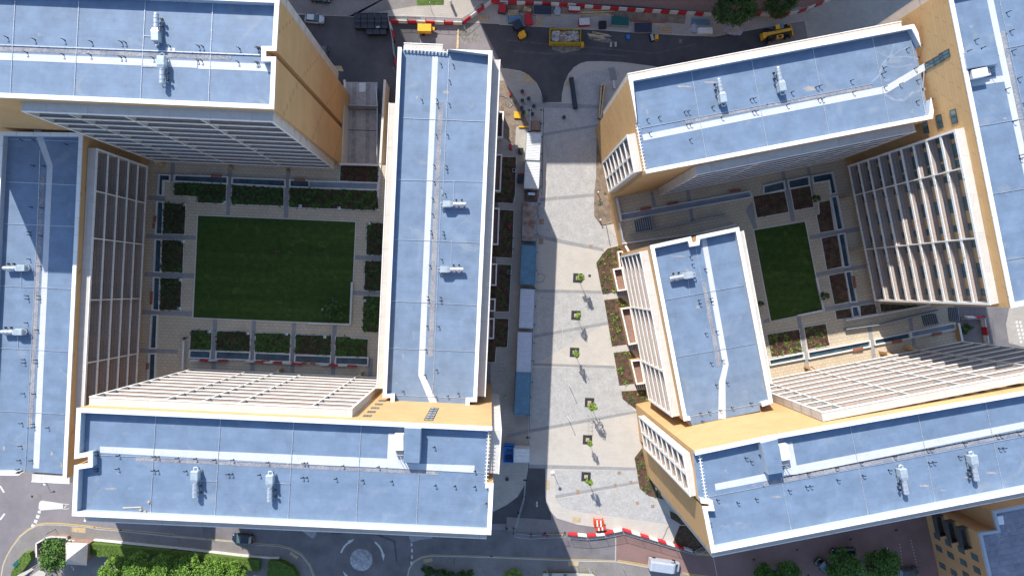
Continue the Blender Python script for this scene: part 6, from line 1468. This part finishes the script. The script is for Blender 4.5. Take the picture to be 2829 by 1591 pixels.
# grey sheeting heap and grey tarp
for t,n,l in (("r2 1485,420",(1.9,1.2,.35),'crumpled pale grey sheeting with timber in it on the upper footway'),("r1 970,175",(.65,1.0,.4),'folded grey tarpaulin hanging over a stand near the barriers'),("r2 920,400",(.7,.9,.3),'crumpled clear sheeting left of the white boxed unit')):
    p=gp(t,.3); r=empty('sheeting',(p.x,p.y,.07),0,l,'sheeting')
    bm=bmesh.new(); bmesh.ops.create_icosphere(bm,subdivisions=3,radius=1)
    for v in bm.verts:
        f=1+.35*noise.noise(v.co*2.3+Vector((n[0],3,1)))+.18*noise.noise(v.co*6); v.co=Vector((v.co.x*n[0]*f,v.co.y*n[1]*f,max(0,v.co.z*n[2]*f)))
    me=bpy.data.meshes.new('sheet_folds'); bm.to_mesh(me); bm.free(); me.materials.append(M['tarp']); o=bpy.data.objects.new('sheet_folds',me); C.objects.link(o); o.parent=r
    if 'timber' in l:
        mb=MB(); 
        for b_ in ((-.6,.6,-.5,-.35),(-.6,.6,.3,.45),(-.75,-.6,-.5,.45),(.6,.75,-.5,.45)): mb.box(*b_,.3,.42)
        mb.build('timber_frame',M['timber'],r)
# black tubs scattered at the plaza entrance
for i,(t,l) in enumerate((("r3 373,340","black tub, topmost of the scatter at the plaza entrance"),("r3 437,410","black tub on the corner footway, right of the topmost one"),("r3 373,430","black tub on the corner footway, left end of the grey band"),("r3 366,503","black tub beside the sunlit bare ground"),("r3 488,487","black tub near the drain line at the plaza entrance"),("r3 472,565","black tub left of the drain line, above the pit cover"),("r3 382,545","black tub beside the person in the green vest"),("r3 590,392","black block on the asphalt edge, upper of two"),("r3 590,430","black block on the asphalt edge, lower of two"),("r3 790,597","black tub alone in the middle of the plaza entrance"),("c2 1880,728","dark tub on the footway right of the lower left block"))):
    p=gp(t,.3); r=empty('black_tub',(p.x,p.y,.05),i,l,'tub','black tubs at the plaza entrance'); mb=MB(); mb.tube([(0,0,0),(0,0,.45)],[.28,.36],10); mb.build('tub_body',M['black'],r); mb=MB(); mb.tube([(0,0,.45),(0,0,.5)],[.38,.36],10); mb.build('rim',M['clothd'],r)
p=gp("r3 386,358",.3); r=empty('red_bucket',(p.x,p.y,.05),0,'reddish bucket next to the topmost black tub','bucket'); mb=MB(); mb.tube([(0,0,0),(0,0,.4)],[.15,.2],10); mb.build('bucket_body',M['orange'],r); mb=MB(); mb.tube([(0,0,.4),(0,0,.43)],.22,10); mb.build('rim',M['orange'],r)
# hoses over the bare ground
def hose(t,m,label,w_=.05):
    pts=[p+Vector((0,0,.08)) for p in PS(t,.03)]; r=empty('hose',pts[0],0,label,'hose'); mb=MB(); mb.tube(pts,w_,5); bw(mb,'hose_pipe',M[m],r)
hose("r3 140,378 180,385 220,400 260,440 285,470 310,490 325,515","galvd",'grey hose snaking over the sunlit bare ground')
hose("r3 185,370 215,410 235,440 225,480 245,500 270,470","galvd",'thin looped hose on the sunlit bare ground')
hose("b3 225,640 260,632 285,655 270,690 235,700 215,690","clothd",'thin dark cable loop right of the upper blue container',.025)
hose("q4 1500,220 1470,250 1450,310 1420,370 1380,390","clothd",'thin cable crossing the southern footway',.03)
# ---------------- street furniture ----------------
def post(t,h,r_,label,cat='post',m='galv',z=.04,head=None,name='steel_post',group=None):
    p=gp(t,z); r=empty(name,(p.x,p.y,z),0,label,cat,group); mb=MB(); mb.tube([(0,0,0),(0,0,h)],[r_,r_*.7],8); mb.build('pole',M[m],r)
    if head=='lamp': mb=MB(); mb.tube([(0,0,h),(0,0,h+.08),(0,0,h+.16)],[.30,.36,.10],12); mb.build('lamp_head',M['acwhite'],r)
    if head=='arm':
        mb=MB(); mb.tube([(0,0,h-.02),(.25,.1,h+.06),(.5,.2,h+.05)],.035,6); mb.build('arm',M[m],r); mb=MB(); mb.box(.4,.85,.1,.34,h,h+.1); mb.build('lamp_head',M['acwhite'],r)
    if head=='sign': mb=MB(); mb.box(-.3,.3,-.02,.02,h-.5,h+.1,Matrix.Rotation(.7,4,'Z')); mb.build('sign_plate',M['bluep'],r)
    if head=='cap': mb=MB(); mb.tube([(0,0,h),(0,0,h+.1)],[r_*1.6,r_*1.2],8); mb.build('cap',M['acwhite'],r)
    return r
post("t3 85,165",2.75,.06,'slender white light column on the setts, upper of two left of the fourth tree','light column','bwhite',head='cap',group='slender light columns')
post("t3 55,800",2.75,.06,'slender white light column, lower of two left of the fourth tree','light column','bwhite',head='cap',group='slender light columns')
post("t2 175,240",3.3,.06,'round headed street lamp at the lower left corner of the plaza','street lamp',head='lamp',name='street_lamp')
post("r5 1355,165",3.2,.05,'slim street lamp between grass and barriers at the top','street lamp','galvd',head='cap',name='street_lamp')
post("q1 825,325",2.5,.05,'blue headed sign post on the curved lower left footway','sign post','black',z=.07,head='sign',name='sign_post')
post("c1 345,760",1.4,.06,'pale headed lamp beside the left block above the white arrow marking','street lamp','black',head='arm',name='street_lamp')
post("q3 1310,380",2.2,.05,'dark post on the footway right of the roundabout','post','black',z=.07)
post("q4 940,695",2.0,.05,'grey post by the footway beside the van','post','galvd',z=.07); post("q4 935,765",2.0,.05,'grey post at the bottom edge left of the van','post','galvd',z=.07); post("q4 607,760",2.0,.05,'grey post at the end of the pale flat roof','post','galvd',z=.07)
post("b3 672,35",1.1,.10,'white bollard lamp at the top of the sandy bed','bollard lamp','acwhite',head='cap',name='bollard_lamp',group='bollard lamps in the sandy bed'); post("b3 688,238",1.1,.10,'white bollard lamp at the pointed lower end of the sandy bed','bollard lamp','acwhite',head='cap',name='bollard_lamp',group='bollard lamps in the sandy bed')
post("c3 1100,790",1.0,.14,'white bollard at the foot of the lower right gable','bollard','acwhite',head='cap',name='bollard')
post("n7 1420,370",3.0,.06,'leaning steel post near the top of the service ramp','post','galv',head=None)
post("a3 415,5",1.2,.08,'small white bollard on the far footpath at the top','bollard','acwhite',head='cap',name='bollard')
p=gp("r5 1672,30",1.2); r=empty('round_kiosk',(p.x,p.y,.05),0,'stout pale cylinder bollard casting a long shadow at the top','kiosk'); mb=MB(); mb.tube([(0,0,0),(0,0,1.7)],.26,16); mb.build('drum',M['galv'],r); mb=MB(); mb.tube([(0,0,1.7),(0,0,1.8),(0,0,1.9)],[.29,.26,.1],16); mb.build('dome_cap',M['acwhite'],r)
for i,y in enumerate((742,827,908,992,1072)):
    p=gp(f"t3 495,{y}",.02); r=empty('cycle_stand',(p.x,p.y,.03),AL,'polished hoop cycle stand, %s from the top between the fourth and fifth trees'%('first','second','third','fourth','fifth')[i],'cycle stand','hoop cycle stands')
    mb=MB(); mb.tube([(-.37,0,0),(-.37,0,.65),(-.30,0,.76),(.30,0,.76),(.37,0,.65),(.37,0,0)],.03,6); mb.build('hoop',M['galv'],r)
    mb=MB(); mb.tube([(-.37,0,0),(-.37,0,.02)],.08,8); mb.tube([(.37,0,0),(.37,0,.02)],.08,8); mb.build('base_flanges',M['galvd'],r)
for i in range(5):
    p=gp(f"b2 1840,{1255+i*28}",.02); r=empty('cycle_stand',(p.x,p.y,.03),AL,'hoop cycle stand in the shade left of the containers','cycle stand','shaded cycle stands')
    mb=MB(); mb.tube([(-.37,0,0),(-.37,0,.65),(-.30,0,.76),(.30,0,.76),(.37,0,.65),(.37,0,0)],.03,6); mb.build('hoop',M['galv'],r)
# small bedside white lamps at the planting beds of the left courtyard
for i,(t,l) in enumerate((("q6 1690,640","on the notched bed by the tower"),("q8 225,585","left one on the longest bed"),("q8 710,612","middle one on the longest bed"),("q8 1185,630","right one on the longest bed"),("q6 1248,668","top corner of the first bed by the left block"),("q6 1230,1075","top corner of the middle bed by the left block"),("b1 1340,680","top corner of the lowest bed by the left block"),("b1 1330,890","bottom corner of the lowest bed by the left block"),("q8 1085,805","top corner of the bed nearest the middle block"),("b2 825,832","side of the lowest bed near the middle block"),("b1 1552,1062","on the first bed below the lawn"),("b1 1838,1075","on the second bed below the lawn"),("b2 245,1082","on the third bed below the lawn"),("b2 530,1102","on the fourth bed below the lawn"))):
    p=gp(t,ZC+.3); r=empty('garden_light_box',(p.x,p.y,ZC+.05),AL,'small white light box, '+l,'light box','white light boxes on the courtyard beds')
    mb=MB(); mb.box(-.28,.28,-.22,.22,0,.4); mb.build('housing',M['acwhite'],r); mb=MB(); mb.tube([(-.1,0,.4),(-.1,0,.5)],.1,8); mb.build('lens',M['black'],r)
# entrance canopies in ochre at the block feet
for t,l in (("q6 900,185 960,185 950,222 920,222","ochre door wing below the tower balconies, left one"),("q6 1700,225 1732,228 1732,260 1715,258","ochre door wing below the tower balconies, middle one"),("q8 0,120 45,122 45,145 15,140","ochre door wing below the tower balconies, right one"),("q7 1660,262 1688,248 1688,272 1658,270","ochre door wing below the sunlit balconies, left one"),("q7 2362,290 2382,280 2382,302 2360,300","ochre door wing below the sunlit balconies, right one"),
            ("e6 360,250 450,235 452,245 362,258","ochre door wing by the right block balconies, upper one"),("e6 470,805 560,795 562,805 472,813","ochre door wing by the right block balconies, lower one"),("s8 490,612 535,645 490,640 488,630","ochre door wing below the lower right balconies, left one"),("s8 1235,468 1300,492 1245,500 1238,480","ochre door wing below the lower right balconies, middle one"),("s8 1490,418 1550,440 1500,455 1492,440","ochre door wing below the lower right balconies, right one")):
    pts=PS(t,ZC+2.5); c=sum(pts,Vector())/len(pts); r=empty('door_wing',(c.x,c.y,ZC),0,l,'door wing','ochre door wings'); mb=MB(); mb.prism(pts,ZC,ZC+2.4); bw(mb,'wing_wall',M['cladL'],r); mb=MB(); mb.prism(pts,ZC+2.4,ZC+2.5); bw(mb,'wing_cap',M['orange'] if False else M['timber'],r)
# ---------------- people ----------------
def person(t,z,ang,label,vest,legs,lying=False,hair='clothd',name='person'):
    p=gp(t,z+(0.2 if lying else .9)); r=empty(name,(p.x,p.y,z),ang,label,'person')
    J=[((0,0,.95),.13),((0,0,1.15),.12),((0,0,1.38),.14),((0,0,1.48),.055),((0.01,0,1.56),.07),((.02,0,1.66),.095),((0,0,1.74),.06)]
    E=[(i,i+1) for i in range(6)]
    def limb(start,pts):
        k=start
        for co,rr in pts: J.append((co,rr)); E.append((k,len(J)-1)); k=len(J)-1
    for s in (-1,1):
        limb(2,[((0,s*.18,1.40),.06),((-.05*s,s*.24,1.13),.045),((.12*s+.05,s*.24,.90),.035),((.16*s+.06,s*.23,.82),.03),((.19*s+.06,s*.22,.75),.018)])
        limb(0,[((0,s*.10,.88),.09),((.12*s,s*.10,.50),.065),((.14*s-.06,s*.10,.12),.045),((.16*s-.02,s*.10,.04),.04),((.16*s+.14,s*.11,.03),.03)])
    me=bpy.data.meshes.new('body'); me.from_pydata([j[0] for j in J],E,[]); o=bpy.data.objects.new('body',me); C.objects.link(o)
    sk=o.modifiers.new('skin','SKIN'); 
    if not me.skin_vertices: me.attributes.new('skin','FLOAT_VECTOR','POINT') if False else None
    ss=o.modifiers.new('sub','SUBSURF'); ss.levels=1
    if me.skin_vertices:
        for i,v in enumerate(me.skin_vertices[0].data): v.radius=(J[i][1],J[i][1]); v.use_root=(i==0)
    dg=bpy.context.evaluated_depsgraph_get(); m2=bpy.data.meshes.new_from_object(o.evaluated_get(dg)); bpy.data.objects.remove(o)
    for mm in (vest,legs,'skin'): m2.materials.append(M[mm])
    for f in m2.polygons:
        c=f.center; f.material_index=2 if (c.z>1.47 or (abs(c.y)>.17 and c.z<.86 and c.z>.7)) else (0 if c.z>.93 else 1); f.use_smooth=True
    b=bpy.data.objects.new('body',m2); C.objects.link(b); b.parent=r
    bm=bmesh.new(); bmesh.ops.create_uvsphere(bm,u_segments=10,v_segments=7,radius=.115)
    for v in bm.verts: v.co=Vector((v.co.x-.01,v.co.y*.9,max(v.co.z,-.02)+1.69))
    me=bpy.data.meshes.new('hair'); bm.to_mesh(me); bm.free(); me.materials.append(M[hair]); h=bpy.data.objects.new('hair',me); C.objects.link(h); h.parent=r
    if lying: r.rotation_euler=(R(90),0,ang); r.location.z=z+.16
    return r
if not M.get('ok'):
    pass
person("m4 400,400",.03,R(180),'person in a bright green hi-vis vest walking in the shade beside the lowest container','hiviz','clothd',hair='bwhite')
person("r3 418,555",.05,R(20),'person in a green hi-vis vest and white helmet near the black tubs','hiviz','clothw',hair='bwhite')
person("b1 1370,1112",ZC+.04,R(0),'person in dark clothes by the short thick wall of the left courtyard','clothd','clothd')
person("b2 130,460",ZC+.08,R(80),'person in red lying on the large lawn','clothr','clothd',True)
person("b2 507,893",ZC+.08,R(40),'person in white sitting out on the large lawn, left of the pair','clothw','clothw',True)
person("b2 560,868",ZC+.08,R(120),'person in dark clothes on the large lawn, right of the pair','clothd','cblue',True)
person("q3 1840,70",.02,R(90),'person in black on the shaded southern road beside the lower left block','clothd','clothd')
